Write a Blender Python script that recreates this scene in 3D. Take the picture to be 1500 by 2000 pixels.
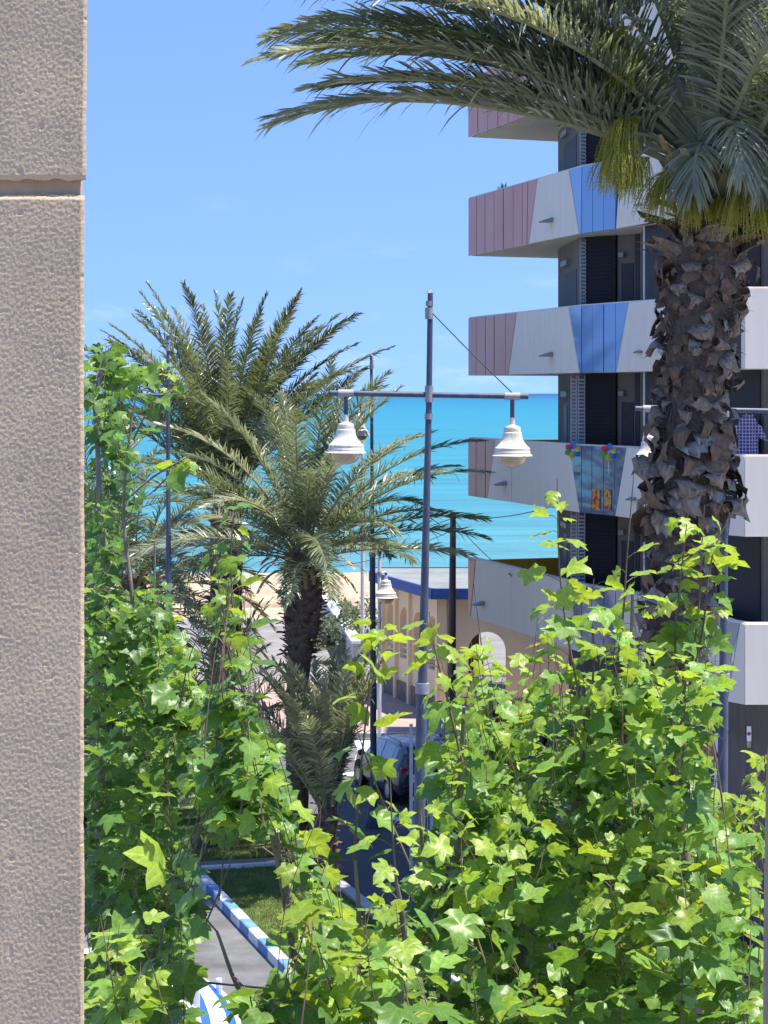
import bpy, math, random
import numpy as np
from mathutils import Vector, Matrix, noise
R = math.radians
random.seed(7)
rng = np.random.default_rng(7)
scene = bpy.context.scene
for o in list(bpy.data.objects):
    bpy.data.objects.remove(o)

# ------------------------------------------------------------------ camera
EYE = 10.6            # eye height above the street
F = 4500.0            # focal length in photo pixels (1500 x 2000 frame)
HOR = 768.0           # horizon row
cam_d = bpy.data.cameras.new('camera')
cam = bpy.data.objects.new('camera', cam_d)
scene.collection.objects.link(cam)
cam.location = (0, 0, EYE)
cam.rotation_euler = (R(90), 0, 0)
cam_d.sensor_fit = 'VERTICAL'
cam_d.sensor_height = 36.0
cam_d.sensor_width = 27.0
cam_d.lens = 36.0 * F / 2000.0
cam_d.shift_y = -(1000 - HOR) / 2000.0
cam_d.clip_start = 0.05
cam_d.clip_end = 90000
scene.camera = cam

# ------------------------------------------------------------------ light
SUN_EL, SUN_AZ = 74.0, 103.0      # azimuth: degrees to the right of straight ahead (+Y)
world = bpy.data.worlds.new('World')
scene.world = world
world.use_nodes = True
wn = world.node_tree
bg = wn.nodes['Background']
sky = wn.nodes.new('ShaderNodeTexSky')
sky.sky_type = 'NISHITA'
sky.sun_disc = False
sky.sun_elevation = R(SUN_EL)
sky.sun_rotation = R(SUN_AZ)
sky.air_density = 1.0
sky.dust_density = 0.0
sky.ozone_density = 3.0
sky.altitude = 0
hsv = wn.nodes.new('ShaderNodeHueSaturation')
hsv.inputs['Hue'].default_value = 0.509
hsv.inputs['Saturation'].default_value = 1.11
# clear sea air: the whole dome is read a little higher up, so the blue reaches down to the horizon
stc = wn.nodes.new('ShaderNodeTexCoord'); ssp = wn.nodes.new('ShaderNodeSeparateXYZ'); scb = wn.nodes.new('ShaderNodeCombineXYZ')
sma = wn.nodes.new('ShaderNodeMath'); sma.operation = 'MULTIPLY_ADD'; sma.inputs[1].default_value = 1.1; sma.inputs[2].default_value = 0.31
sab = wn.nodes.new('ShaderNodeMath'); sab.operation = 'ABSOLUTE'
wn.links.new(stc.outputs['Generated'], ssp.inputs[0])
wn.links.new(ssp.outputs[0], scb.inputs[0]); wn.links.new(ssp.outputs[1], scb.inputs[1])
wn.links.new(ssp.outputs[2], sab.inputs[0]); wn.links.new(sab.outputs[0], sma.inputs[0]); wn.links.new(sma.outputs[0], scb.inputs[2])
wn.links.new(scb.outputs[0], sky.inputs[0])
wn.links.new(sky.outputs[0], hsv.inputs['Color'])
# a few faint wisps of cloud low over the sea, all round the horizon
cmp_ = wn.nodes.new('ShaderNodeMapping'); cmp_.inputs['Scale'].default_value = (1, 1, 3.2); wn.links.new(stc.outputs['Generated'], cmp_.inputs['Vector'])
cno = wn.nodes.new('ShaderNodeTexNoise'); cno.inputs['Scale'].default_value = 17.0; cno.inputs['Detail'].default_value = 5.0; cno.inputs['Roughness'].default_value = 0.6
wn.links.new(cmp_.outputs[0], cno.inputs['Vector'])
cra = wn.nodes.new('ShaderNodeMapRange'); cra.interpolation_type = 'SMOOTHSTEP'; cra.inputs['From Min'].default_value = 0.52; cra.inputs['From Max'].default_value = 0.78; wn.links.new(cno.outputs['Fac'], cra.inputs['Value'])
cba = wn.nodes.new('ShaderNodeMapRange'); cba.interpolation_type = 'SMOOTHSTEP'; cba.inputs['From Min'].default_value = 0.10; cba.inputs['From Max'].default_value = 0.02; wn.links.new(sab.outputs[0], cba.inputs['Value'])
cmu = wn.nodes.new('ShaderNodeMath'); cmu.operation = 'MULTIPLY'; wn.links.new(cra.outputs[0], cmu.inputs[0]); wn.links.new(cba.outputs[0], cmu.inputs[1])
cmx = wn.nodes.new('ShaderNodeMix'); cmx.data_type = 'RGBA'; cmx.blend_type = 'ADD'; cmx.inputs[7].default_value = (0.7, 0.5, 0.4, 1)
wn.links.new(cmu.outputs[0], cmx.inputs['Factor']); wn.links.new(hsv.outputs[0], cmx.inputs[6])
wn.links.new(cmx.outputs[2], bg.inputs['Color'])
bg.inputs['Strength'].default_value = 0.15
sd = bpy.data.lights.new('sun', 'SUN')
sd.energy = 4.7
sd.angle = R(0.55)
sd.color = (1.0, 0.94, 0.84)
sun = bpy.data.objects.new('sun', sd)
scene.collection.objects.link(sun)
to_sun = Vector((math.sin(R(SUN_AZ)) * math.cos(R(SUN_EL)), math.cos(R(SUN_AZ)) * math.cos(R(SUN_EL)), math.sin(R(SUN_EL))))
sun.rotation_euler = to_sun.to_track_quat('Z', 'Y').to_euler()
sun.location = to_sun * 60

vs = scene.view_settings
vs.view_transform = 'Standard'
vs.look = 'None'
vs.exposure = 1.04
vs.gamma = 1.0
vs.use_curve_mapping = False
scene.render.engine = 'CYCLES'
cy = scene.cycles
cy.max_bounces = 7
cy.diffuse_bounces = 4
cy.glossy_bounces = 3
cy.transmission_bounces = 5
cy.transparent_max_bounces = 6
cy.caustics_reflective = False
cy.caustics_refractive = False
cy.sample_clamp_indirect = 6
cy.use_denoising = True

# ------------------------------------------------------------------ helpers
col = scene.collection

def at(px, py, s):
    """photo pixel + scale (pixels per metre at that depth) -> world point"""
    return Vector(((px - 750) / s, F / s, EYE - (py - HOR) / s))

def ground_at(px, py, z=0.0):
    s = (py - HOR) / (EYE - z)
    return Vector(((px - 750) / s, F / s, z))

def to_px(p):
    s = F / max(p[1], 0.01)
    return 750 + p[0] * s, HOR + (EYE - p[2]) * s, s

def tag(o, label=None, cat=None, group=None, kind=None):
    if label: o['label'] = label
    if cat: o['category'] = cat
    if group: o['group'] = group
    if kind: o['kind'] = kind
    return o

def empty(name, loc=(0, 0, 0), rz=0.0, parent=None):
    o = bpy.data.objects.new(name, None)
    o.empty_display_size = 0.3
    o.location = loc
    o.rotation_euler = (0, 0, rz)
    col.objects.link(o)
    if parent: o.parent = parent
    return o

def link(name, me, parent=None, loc=None, mat=None):
    o = bpy.data.objects.new(name, me)
    col.objects.link(o)
    if parent is not None:
        o.parent = parent
    if mat is not None:
        o.matrix_local = mat
    elif loc is not None:
        o.location = loc
    return o

class MB:
    """collects polygons in world (or local) coordinates; build() links them as one mesh object"""
    def __init__(self):
        self.v = []; self.f = []; self.mi = []; self.cur = 0
    def add(self, vs, fs):
        n = len(self.v)
        self.v.extend([tuple(p) for p in vs])
        for q in fs:
            self.f.append(tuple(i + n for i in q)); self.mi.append(self.cur)
        return self
    def box(self, lo, hi, M=None):
        x0, y0, z0 = lo; x1, y1, z1 = hi
        vs = [(x0, y0, z0), (x1, y0, z0), (x1, y1, z0), (x0, y1, z0), (x0, y0, z1), (x1, y0, z1), (x1, y1, z1), (x0, y1, z1)]
        if M is not None: vs = [M @ Vector(p) for p in vs]
        return self.add(vs, [(0, 3, 2, 1), (4, 5, 6, 7), (0, 1, 5, 4), (1, 2, 6, 5), (2, 3, 7, 6), (3, 0, 4, 7)])
    def cbox(self, c, size, M=None):
        return self.box([c[i] - size[i] / 2 for i in range(3)], [c[i] + size[i] / 2 for i in range(3)], M)
    def bbox(self, lo, hi, b, M=None):
        """box with chamfered edges (in all three directions)"""
        x0, y0, z0 = lo; x1, y1, z1 = hi
        rings = []
        for z, i in ((z0, b), (z0 + b, 0), (z1 - b, 0), (z1, b)):
            pts = []
            for (sx, sy) in ((0, 0), (1, 0), (1, 1), (0, 1)):
                cx = x1 - i if sx else x0 + i; cy_ = y1 - i if sy else y0 + i
                dx = -b if sx else b; dy = -b if sy else b
                a, c = (cx + dx, cy_, z), (cx, cy_ + dy, z)
                pts += ([c, a] if (sx, sy) in ((0, 0), (1, 1)) else [a, c])
            rings.append(pts)
        vs = [p for r in rings for p in r]
        if M is not None: vs = [M @ Vector(p) for p in vs]
        fs = [tuple(reversed(range(8))), tuple(range(24, 32))]
        for k in range(3):
            for j in range(8):
                fs.append((k * 8 + j, k * 8 + (j + 1) % 8, k * 8 + 8 + (j + 1) % 8, k * 8 + 8 + j))
        return self.add(vs, fs)
    def prism(self, poly, z0, z1):
        """plan polygon (x, y) extruded from z0 to z1"""
        n = len(poly)
        vs = [(p[0], p[1], z0) for p in poly] + [(p[0], p[1], z1) for p in poly]
        fs = [tuple(reversed(range(n))), tuple(range(n, 2 * n))]
        for i in range(n):
            j = (i + 1) % n
            fs.append((i, j, n + j, n + i))
        return self.add(vs, fs)
    def slabquad(self, a, b, c, d, n, t):
        """quad a b c d (outer face) thickened backwards by t along -n"""
        k = Vector(n) * t
        o = [Vector(p) for p in (a, b, c, d)]
        return self.add(o + [p - k for p in o], [(0, 1, 2, 3), (7, 6, 5, 4), (0, 4, 5, 1), (1, 5, 6, 2), (2, 6, 7, 3), (3, 7, 4, 0)])
    def ngon_ext(self, pts, k):
        """3D polygon extruded by vector k"""
        n = len(pts); pts = [Vector(p) for p in pts]; k = Vector(k)
        fs = [tuple(range(n)), tuple(reversed(range(n, 2 * n)))]
        for i in range(n):
            j = (i + 1) % n
            fs.append((j, i, n + i, n + j))
        return self.add(pts + [p + k for p in pts], fs)
    def tube(self, pts, rad, n=8, cap=True):
        pts = [Vector(p) for p in pts]
        if not hasattr(rad, '__len__'): rad = [rad] * len(pts)
        vs = []; up = Vector((0, 0, 1)); prev = None
        for i, p in enumerate(pts):
            t = (pts[min(i + 1, len(pts) - 1)] - pts[max(i - 1, 0)])
            if t.length < 1e-9: t = Vector((0, 0, 1))
            t.normalize()
            if prev is None:
                prev = Vector((1, 0, 0)) if abs(t.x) < 0.8 else Vector((0, 1, 0))
            u = (prev - t * prev.dot(t)).normalized(); prev = u
            w = t.cross(u)
            for k in range(n):
                a = 2 * math.pi * k / n
                vs.append(p + (u * math.cos(a) + w * math.sin(a)) * rad[i])
        fs = []
        for i in range(len(pts) - 1):
            for k in range(n):
                fs.append((i * n + k, i * n + (k + 1) % n, (i + 1) * n + (k + 1) % n, (i + 1) * n + k))
        if cap:
            fs.append(tuple(reversed(range(n)))); fs.append(tuple(range((len(pts) - 1) * n, len(pts) * n)))
        return self.add(vs, fs)
    def lathe(self, prof, c=(0, 0, 0), n=20):
        """profile of (radius, z)"""
        vs = []
        for (r, z) in prof:
            for k in range(n):
                a = 2 * math.pi * k / n
                vs.append((c[0] + r * math.cos(a), c[1] + r * math.sin(a), c[2] + z))
        fs = []
        for i in range(len(prof) - 1):
            for k in range(n):
                fs.append((i * n + k, i * n + (k + 1) % n, (i + 1) * n + (k + 1) % n, (i + 1) * n + k))
        fs.append(tuple(reversed(range(n)))); fs.append(tuple(range((len(prof) - 1) * n, len(prof) * n)))
        return self.add(vs, fs)
    def mesh(self, name, mats, smooth=False, auto=None):
        me = bpy.data.meshes.new(name)
        me.from_pydata(self.v, [], self.f)
        if not isinstance(mats, (list, tuple)): mats = [mats]
        for m in mats: me.materials.append(m)
        if len(mats) > 1: me.polygons.foreach_set('material_index', self.mi)
        if smooth: me.polygons.foreach_set('use_smooth', [True] * len(me.polygons))
        me.update()
        if smooth and auto:
            me.set_sharp_from_angle(angle=R(auto))
        return me
    def build(self, name, mats, parent=None, smooth=False, auto=None):
        loc = Vector((0, 0, 0))
        if parent is not None and parent.type in ('EMPTY', 'MESH'):
            loc = WPOS(parent)
        if loc.length > 0 and not getattr(self, 'local', False):
            self.v = [(a - loc.x, b - loc.y, c - loc.z) for a, b, c in self.v]
        return link(name, self.mesh(name, mats, smooth, auto), parent)

def WPOS(o):
    p = Vector(o.location)
    while o.parent is not None:
        o = o.parent; p += Vector(o.location)
    return p

# ------------------------------------------------------------------ materials
def nd(nt, t, **kw):
    n = nt.nodes.new(t)
    for k, v in kw.items():
        if k in n.inputs: n.inputs[k].default_value = v
        else: setattr(n, k, v)
    return n

def mat(name, c1, c2=None, rough=0.7, scale=4.0, detail=5.0, bump=0.0, bscale=None, metal=0.0, spec=0.5, stretch=(1, 1, 1), c3=None, dist=0.01, coat=0.0, contrast=(0.35, 0.65), rvar=0.0):
    m = bpy.data.materials.new(name)
    m.use_nodes = True
    nt = m.node_tree
    b = nt.nodes['Principled BSDF']
    b.inputs['Roughness'].default_value = rough
    b.inputs['Metallic'].default_value = metal
    b.inputs['Specular IOR Level'].default_value = spec
    b.inputs['Coat Weight'].default_value = coat
    b.inputs['Coat Roughness'].default_value = 0.05
    tc = nd(nt, 'ShaderNodeTexCoord')
    mp = nd(nt, 'ShaderNodeMapping'); mp.inputs['Scale'].default_value = stretch
    nt.links.new(tc.outputs['Object'], mp.inputs['Vector'])
    no = nd(nt, 'ShaderNodeTexNoise', Scale=scale, Detail=detail, Roughness=0.62)
    nt.links.new(mp.outputs[0], no.inputs['Vector'])
    cr = nd(nt, 'ShaderNodeValToRGB')
    e = cr.color_ramp.elements
    e[0].position, e[1].position = contrast
    e[0].color = (*c1, 1); e[1].color = (*(c2 or c1), 1)
    if c3:
        k = cr.color_ramp.elements.new(min(0.98, contrast[1] + 0.12)); k.color = (*c3, 1)
    nt.links.new(no.outputs['Fac'], cr.inputs['Fac'])
    nt.links.new(cr.outputs['Color'], b.inputs['Base Color'])
    if rvar:
        mr = nd(nt, 'ShaderNodeMapRange')
        mr.inputs['To Min'].default_value = rough - rvar; mr.inputs['To Max'].default_value = rough + rvar
        nt.links.new(no.outputs['Fac'], mr.inputs['Value']); nt.links.new(mr.outputs[0], b.inputs['Roughness'])
    if bump:
        nb = nd(nt, 'ShaderNodeTexNoise', Scale=bscale or scale * 4, Detail=6.0, Roughness=0.65)
        nt.links.new(mp.outputs[0], nb.inputs['Vector'])
        bp = nd(nt, 'ShaderNodeBump', Strength=bump, Distance=dist)
        nt.links.new(nb.outputs['Fac'], bp.inputs['Height'])
        nt.links.new(bp.outputs[0], b.inputs['Normal'])
    return m

def leaf_mat(name, c_front, c_trans, tmix=0.4, rough=0.40, veins=True, spec=0.4):
    m = bpy.data.materials.new(name); m.use_nodes = True
    nt = m.node_tree
    b = nt.nodes['Principled BSDF']; out = nt.nodes['Material Output']
    b.inputs['Roughness'].default_value = rough
    b.inputs['Specular IOR Level'].default_value = spec
    geo = nd(nt, 'ShaderNodeNewGeometry')
    no = nd(nt, 'ShaderNodeTexNoise', Scale=1.7, Detail=3.0)
    nt.links.new(geo.outputs['Position'], no.inputs['Vector'])
    mul = nd(nt, 'ShaderNodeMapRange'); mul.inputs['From Min'].default_value = 0.3; mul.inputs['From Max'].default_value = 0.7
    mul.inputs['To Min'].default_value = 0.72; mul.inputs['To Max'].default_value = 1.25
    nt.links.new(no.outputs['Fac'], mul.inputs['Value'])
    facs = mul.outputs[0]
    def scaled(c):
        mx = nd(nt, 'ShaderNodeVectorMath', operation='SCALE')
        mx.inputs[0].default_value = c
        nt.links.new(facs, mx.inputs['Scale'])
        return mx.outputs[0]
    if veins:
        nf_ = nd(nt, 'ShaderNodeTexNoise', Scale=55.0, Detail=4.0, Roughness=0.7); nt.links.new(geo.outputs['Position'], nf_.inputs['Vector'])
        mf_ = nd(nt, 'ShaderNodeMapRange'); mf_.inputs['From Min'].default_value = 0.3; mf_.inputs['From Max'].default_value = 0.7; mf_.inputs['To Min'].default_value = 0.8; mf_.inputs['To Max'].default_value = 1.15
        nt.links.new(nf_.outputs['Fac'], mf_.inputs['Value'])
        mm_ = nd(nt, 'ShaderNodeMath', operation='MULTIPLY'); nt.links.new(mf_.outputs[0], mm_.inputs[0]); nt.links.new(mul.outputs[0], mm_.inputs[1]); mul = mm_
        uv = nd(nt, 'ShaderNodeUVMap')
        sep = nd(nt, 'ShaderNodeSeparateXYZ'); nt.links.new(uv.outputs[0], sep.inputs[0])
        ax = nd(nt, 'ShaderNodeMath', operation='ABSOLUTE'); nt.links.new(sep.outputs[0], ax.inputs[0])
        # side veins: lines of constant (v - 0.9*|u|)
        k = nd(nt, 'ShaderNodeMath', operation='MULTIPLY_ADD'); nt.links.new(ax.outputs[0], k.inputs[0]); k.inputs[1].default_value = -0.95
        nt.links.new(sep.outputs[1], k.inputs[2])
        w = nd(nt, 'ShaderNodeMath', operation='MULTIPLY'); nt.links.new(k.outputs[0], w.inputs[0]); w.inputs[1].default_value = 5.2
        fr = nd(nt, 'ShaderNodeMath', operation='FRACT'); nt.links.new(w.outputs[0], fr.inputs[0])
        d = nd(nt, 'ShaderNodeMath', operation='SUBTRACT'); nt.links.new(fr.outputs[0], d.inputs[0]); d.inputs[1].default_value = 0.5
        da = nd(nt, 'ShaderNodeMath', operation='ABSOLUTE'); nt.links.new(d.outputs[0], da.inputs[0])
        v1 = nd(nt, 'ShaderNodeMath', operation='LESS_THAN'); nt.links.new(da.outputs[0], v1.inputs[0]); v1.inputs[1].default_value = 0.05
        v2 = nd(nt, 'ShaderNodeMath', operation='LESS_THAN'); nt.links.new(ax.outputs[0], v2.inputs[0]); v2.inputs[1].default_value = 0.018
        vm = nd(nt, 'ShaderNodeMath', operation='MAXIMUM'); nt.links.new(v1.outputs[0], vm.inputs[0]); nt.links.new(v2.outputs[0], vm.inputs[1])
        vf = nd(nt, 'ShaderNodeMath', operation='MULTIPLY_ADD'); nt.links.new(vm.outputs[0], vf.inputs[0]); vf.inputs[1].default_value = 0.28; vf.inputs[2].default_value = 0.96
        f2 = nd(nt, 'ShaderNodeMath', operation='MULTIPLY'); nt.links.new(vf.outputs[0], f2.inputs[0]); nt.links.new(mul.outputs[0], f2.inputs[1])
        facs = f2.outputs[0]
        bp = nd(nt, 'ShaderNodeBump', Strength=0.14, Distance=0.004)
        nt.links.new(da.outputs[0], bp.inputs['Height'])
        nt.links.new(bp.outputs[0], b.inputs['Normal'])
    nt.links.new(scaled(c_front), b.inputs['Base Color'])
    tr = nd(nt, 'ShaderNodeBsdfTranslucent'); nt.links.new(scaled(c_trans), tr.inputs['Color'])
    mx = nd(nt, 'ShaderNodeMixShader'); mx.inputs[0].default_value = tmix
    nt.links.new(b.outputs[0], mx.inputs[1]); nt.links.new(tr.outputs[0], mx.inputs[2])
    nt.links.new(mx.outputs[0], out.inputs['Surface'])
    return m

M = {}
M['ground'] = mat('concrete_ground', (0.15, 0.14, 0.13), (0.24, 0.225, 0.21), 0.9, 0.6, bump=0.2, bscale=30)
M['asphalt'] = mat('asphalt', (0.085, 0.085, 0.088), (0.12, 0.12, 0.122), 0.85, 0.6, bump=0.4, bscale=90, dist=0.005)
M['asphalt_pale'] = mat('worn_asphalt', (0.08, 0.08, 0.082), (0.16, 0.16, 0.16), 0.85, 0.9, bump=0.3, bscale=90, dist=0.005)
M['paint'] = mat('road_paint', (0.72, 0.72, 0.70), (0.80, 0.80, 0.78), 0.6, 6)
M['pink_tile'] = mat('pink_paving', (0.33, 0.22, 0.185), (0.41, 0.285, 0.245), 0.8, 3, bump=0.2)
M['kerb'] = mat('kerb_concrete', (0.42, 0.41, 0.39), (0.55, 0.54, 0.52), 0.85, 5, bump=0.2)
M['kerb_white'] = mat('kerb_white_paint', (0.66, 0.65, 0.62), (0.80, 0.79, 0.77), 0.7, 3, bump=0.15)
M['kerb_blue'] = mat('kerb_blue_paint', (0.075, 0.19, 0.42), (0.15, 0.29, 0.52), 0.7, 3, bump=0.15)
M['grass'] = leaf_mat('grass_blade', (0.19, 0.25, 0.07), (0.24, 0.32, 0.07), 0.3, 0.7, veins=False)
M['turf'] = mat('turf_soil', (0.12, 0.16, 0.05), (0.17, 0.20, 0.07), 0.95, 6, bump=0.3)
M['gravel'] = mat('gravel_soil', (0.15, 0.11, 0.08), (0.32, 0.27, 0.22), 0.95, 18, bump=0.6)
M['sand'] = mat('sand', (0.30, 0.23, 0.15), (0.46, 0.36, 0.25), 0.95, 0.5, bump=0.5, bscale=2)
M['rock'] = mat('rock', (0.30, 0.22, 0.15), (0.50, 0.38, 0.27), 0.95, 1.2, bump=0.6, bscale=4, dist=0.1)
M['stone'] = mat('beige_stone', (0.53, 0.375, 0.215), (0.75, 0.56, 0.36), 0.95, 420, detail=5, bump=0.3, bscale=480, dist=0.0035, contrast=(0.3, 0.7))
_nt = M['stone'].node_tree; _b = _nt.nodes['Principled BSDF']; _src = _b.inputs['Base Color'].links[0].from_socket
_tc = nd(_nt, 'ShaderNodeTexCoord'); _n = nd(_nt, 'ShaderNodeTexNoise', Scale=6.0, Detail=5.0, Roughness=0.6); _mp = nd(_nt, 'ShaderNodeMapping'); _mp.inputs['Scale'].default_value = (1.6, 1.6, 0.6)
_nt.links.new(_tc.outputs['Object'], _mp.inputs['Vector']); _nt.links.new(_mp.outputs[0], _n.inputs['Vector'])
_r = nd(_nt, 'ShaderNodeMapRange'); _r.inputs['From Min'].default_value = 0.3; _r.inputs['From Max'].default_value = 0.7; _r.inputs['To Min'].default_value = 0.84; _r.inputs['To Max'].default_value = 1.1
_nt.links.new(_n.outputs['Fac'], _r.inputs['Value'])
_s = nd(_nt, 'ShaderNodeVectorMath', operation='SCALE'); _nt.links.new(_src, _s.inputs[0]); _nt.links.new(_r.outputs[0], _s.inputs['Scale']); _nt.links.new(_s.outputs[0], _b.inputs['Base Color'])
M['joint'] = mat('mortar_joint', (0.52, 0.35, 0.19), (0.62, 0.43, 0.25), 0.95, 40, bump=0.4, dist=0.003)
M['white_wall'] = mat('white_panel', (0.81, 0.69, 0.54), (0.86, 0.745, 0.60), 0.55, 1.6, stretch=(3, 3, 0.3), bump=0.05)
M['white_lining'] = mat('white_lining', (0.62, 0.60, 0.58), (0.70, 0.68, 0.66), 0.7, 1.5)
M['yellow_lining'] = mat('yellow_lining', (0.88, 0.50, 0.05), (0.90, 0.55, 0.06), 0.6, 2)
M['joint_dark'] = mat('dark_joint', (0.035, 0.035, 0.04), (0.05, 0.05, 0.055), 0.7, 2)
M['pink'] = mat('pink_metal_panel', (0.60, 0.225, 0.145), (0.66, 0.27, 0.18), 0.34, 0.8, spec=0.35, coat=0.08, stretch=(1, 1, 0.4))
M['blue_glass'] = mat('blue_glass_panel', (0.10, 0.25, 0.52), (0.12, 0.28, 0.56), 0.10, 0.7, spec=0.8, coat=0.8)
M['mirror_glass'] = mat('dark_mirror_glass', (0.10, 0.15, 0.24), (0.15, 0.20, 0.30), 0.06, 0.9, spec=1.0, coat=1.0)
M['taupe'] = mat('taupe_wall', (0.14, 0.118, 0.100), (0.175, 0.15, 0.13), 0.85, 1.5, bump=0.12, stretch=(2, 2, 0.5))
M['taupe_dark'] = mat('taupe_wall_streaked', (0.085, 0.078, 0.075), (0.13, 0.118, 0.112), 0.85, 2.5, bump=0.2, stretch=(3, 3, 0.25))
M['shutter'] = mat('dark_shutter', (0.011, 0.011, 0.014), (0.016, 0.016, 0.02), 0.6, 3, spec=0.2)
M['panel_dark'] = mat('dark_sliding_panel', (0.04, 0.036, 0.038), (0.05, 0.046, 0.048), 0.6, 3, spec=0.25)
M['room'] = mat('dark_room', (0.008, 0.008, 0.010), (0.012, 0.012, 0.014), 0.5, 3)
M['louvre'] = mat('grey_louvre', (0.36, 0.37, 0.39), (0.42, 0.43, 0.45), 0.5, 3)
M['alu'] = mat('aluminium', (0.55, 0.55, 0.56), (0.62, 0.62, 0.63), 0.4, 8, metal=0.6)
M['dark_metal'] = mat('dark_grey_metal', (0.06, 0.06, 0.065), (0.085, 0.085, 0.09), 0.5, 8)
M['fixture'] = mat('grey_fixture', (0.22, 0.21, 0.21), (0.28, 0.27, 0.27), 0.5, 8)
M['lamp_blue'] = mat('weathered_blue_paint', (0.045, 0.06, 0.105), (0.085, 0.105, 0.15), 0.5, 7, c3=(0.20, 0.20, 0.22), stretch=(1, 1, 0.5), bump=0.15)
M['lamp_grey'] = mat('grey_fitting', (0.25, 0.25, 0.27), (0.36, 0.35, 0.36), 0.6, 12, bump=0.2)
M['lamp_white'] = mat('lamp_white_enamel', (0.36, 0.30, 0.22), (0.68, 0.63, 0.55), 0.45, 11, stretch=(1, 1, 0.35), contrast=(0.22, 0.5))
M['globe'] = mat('amber_globe', (0.44, 0.36, 0.22), (0.50, 0.42, 0.27), 0.25, 5, coat=0.3)
M['white_metal'] = mat('white_painted_metal', (0.66, 0.66, 0.66), (0.78, 0.78, 0.77), 0.5, 6)
M['cable'] = mat('black_cable', (0.012, 0.012, 0.013), (0.02, 0.02, 0.02), 0.5, 6)
M['green_cable'] = mat('green_cable', (0.04, 0.09, 0.05), (0.06, 0.12, 0.07), 0.5, 6)
M['wood_pole'] = mat('weathered_timber', (0.07, 0.055, 0.045), (0.15, 0.12, 0.10), 0.9, 8, stretch=(1, 1, 0.1), bump=0.5)
M['cream'] = mat('cream_render', (0.78, 0.64, 0.38), (0.85, 0.72, 0.45), 0.85, 0.9, bump=0.1, stretch=(1, 1, 0.3))
M['plinth'] = mat('brown_plinth', (0.17, 0.12, 0.09), (0.26, 0.19, 0.14), 0.9, 4, bump=0.3)
M['fascia'] = mat('blue_fascia', (0.02, 0.065, 0.27), (0.03, 0.085, 0.32), 0.6, 3)
M['roof'] = mat('grey_roof', (0.15, 0.17, 0.165), (0.22, 0.23, 0.22), 0.9, 0.8, bump=0.2)
M['brown_post'] = mat('brown_post', (0.11, 0.05, 0.03), (0.15, 0.07, 0.045), 0.7, 5)
M['trunk'] = mat('palm_trunk', (0.075, 0.05, 0.036), (0.17, 0.125, 0.095), 0.95, 9, bump=0.8, bscale=28, dist=0.03)
M['boot1'] = mat('palm_boot_dark', (0.12, 0.068, 0.038), (0.26, 0.165, 0.10), 0.9, 9, bump=0.6, bscale=40, dist=0.01, stretch=(3, 3, 0.6))
M['boot2'] = mat('palm_boot_grey', (0.15, 0.10, 0.066), (0.34, 0.26, 0.19), 0.9, 7, bump=0.6, bscale=40, dist=0.01, stretch=(3, 3, 0.6))
M['boot3'] = mat('palm_boot_pale', (0.16, 0.125, 0.095), (0.42, 0.36, 0.29), 0.9, 7, bump=0.6, bscale=40, dist=0.01, stretch=(3, 3, 0.6))
M['fibre'] = mat('palm_fibre', (0.09, 0.065, 0.045), (0.20, 0.15, 0.11), 0.95, 12)
M['dead'] = mat('dead_frond', (0.34, 0.17, 0.06), (0.62, 0.40, 0.20), 0.8, 5, stretch=(1, 1, 1))
M['rachis'] = mat('palm_rachis', (0.20, 0.20, 0.09), (0.30, 0.29, 0.15), 0.5, 5)
M['frond1'] = leaf_mat('palm_leaflet_silver', (0.30, 0.32, 0.215), (0.42, 0.44, 0.19), 0.36, 0.28, veins=False, spec=0.6)
M['frond2'] = leaf_mat('palm_leaflet_green', (0.15, 0.185, 0.10), (0.24, 0.29, 0.09), 0.32, 0.32, veins=False, spec=0.55)
M['frond3'] = leaf_mat('palm_leaflet_olive', (0.11, 0.125, 0.05), (0.18, 0.19, 0.05), 0.25, 0.45, veins=False)
M['frond4'] = leaf_mat('palm_leaflet_pale', (0.38, 0.39, 0.24), (0.45, 0.46, 0.18), 0.32, 0.34, veins=False, spec=0.5)
M['bunch'] = leaf_mat('palm_fruit_stalk', (0.40, 0.36, 0.045), (0.46, 0.42, 0.045), 0.2, 0.6, veins=False)
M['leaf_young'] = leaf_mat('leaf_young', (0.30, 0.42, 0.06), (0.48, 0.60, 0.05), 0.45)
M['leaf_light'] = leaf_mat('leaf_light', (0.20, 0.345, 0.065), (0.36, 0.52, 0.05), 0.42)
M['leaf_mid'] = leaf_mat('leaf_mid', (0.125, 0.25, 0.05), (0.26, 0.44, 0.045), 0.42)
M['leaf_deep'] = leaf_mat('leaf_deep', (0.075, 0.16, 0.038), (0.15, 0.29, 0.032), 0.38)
M['bark'] = mat('tree_bark', (0.15, 0.12, 0.09), (0.27, 0.23, 0.17), 0.9, 9, bump=0.5, dist=0.01)
M['twig'] = mat('twig_bark', (0.12, 0.075, 0.05), (0.20, 0.14, 0.09), 0.8, 12)
M['car_silver'] = mat('car_silver_paint', (0.075, 0.077, 0.082), (0.09, 0.092, 0.097), 0.3, 1, metal=0.5, coat=0.8)
M['car_white'] = mat('car_white_paint', (0.66, 0.67, 0.68), (0.70, 0.71, 0.72), 0.3, 1, coat=0.8)
M['car_grey'] = mat('car_blue_grey_paint', (0.14, 0.17, 0.21), (0.16, 0.19, 0.23), 0.3, 1, metal=0.4, coat=0.8)
M['car_black'] = mat('car_black_paint', (0.012, 0.012, 0.014), (0.018, 0.018, 0.02), 0.3, 1, coat=0.8)
M['car_glass'] = mat('car_glass', (0.025, 0.03, 0.035), (0.03, 0.035, 0.04), 0.05, 2, spec=1.0, coat=1.0)
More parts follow.
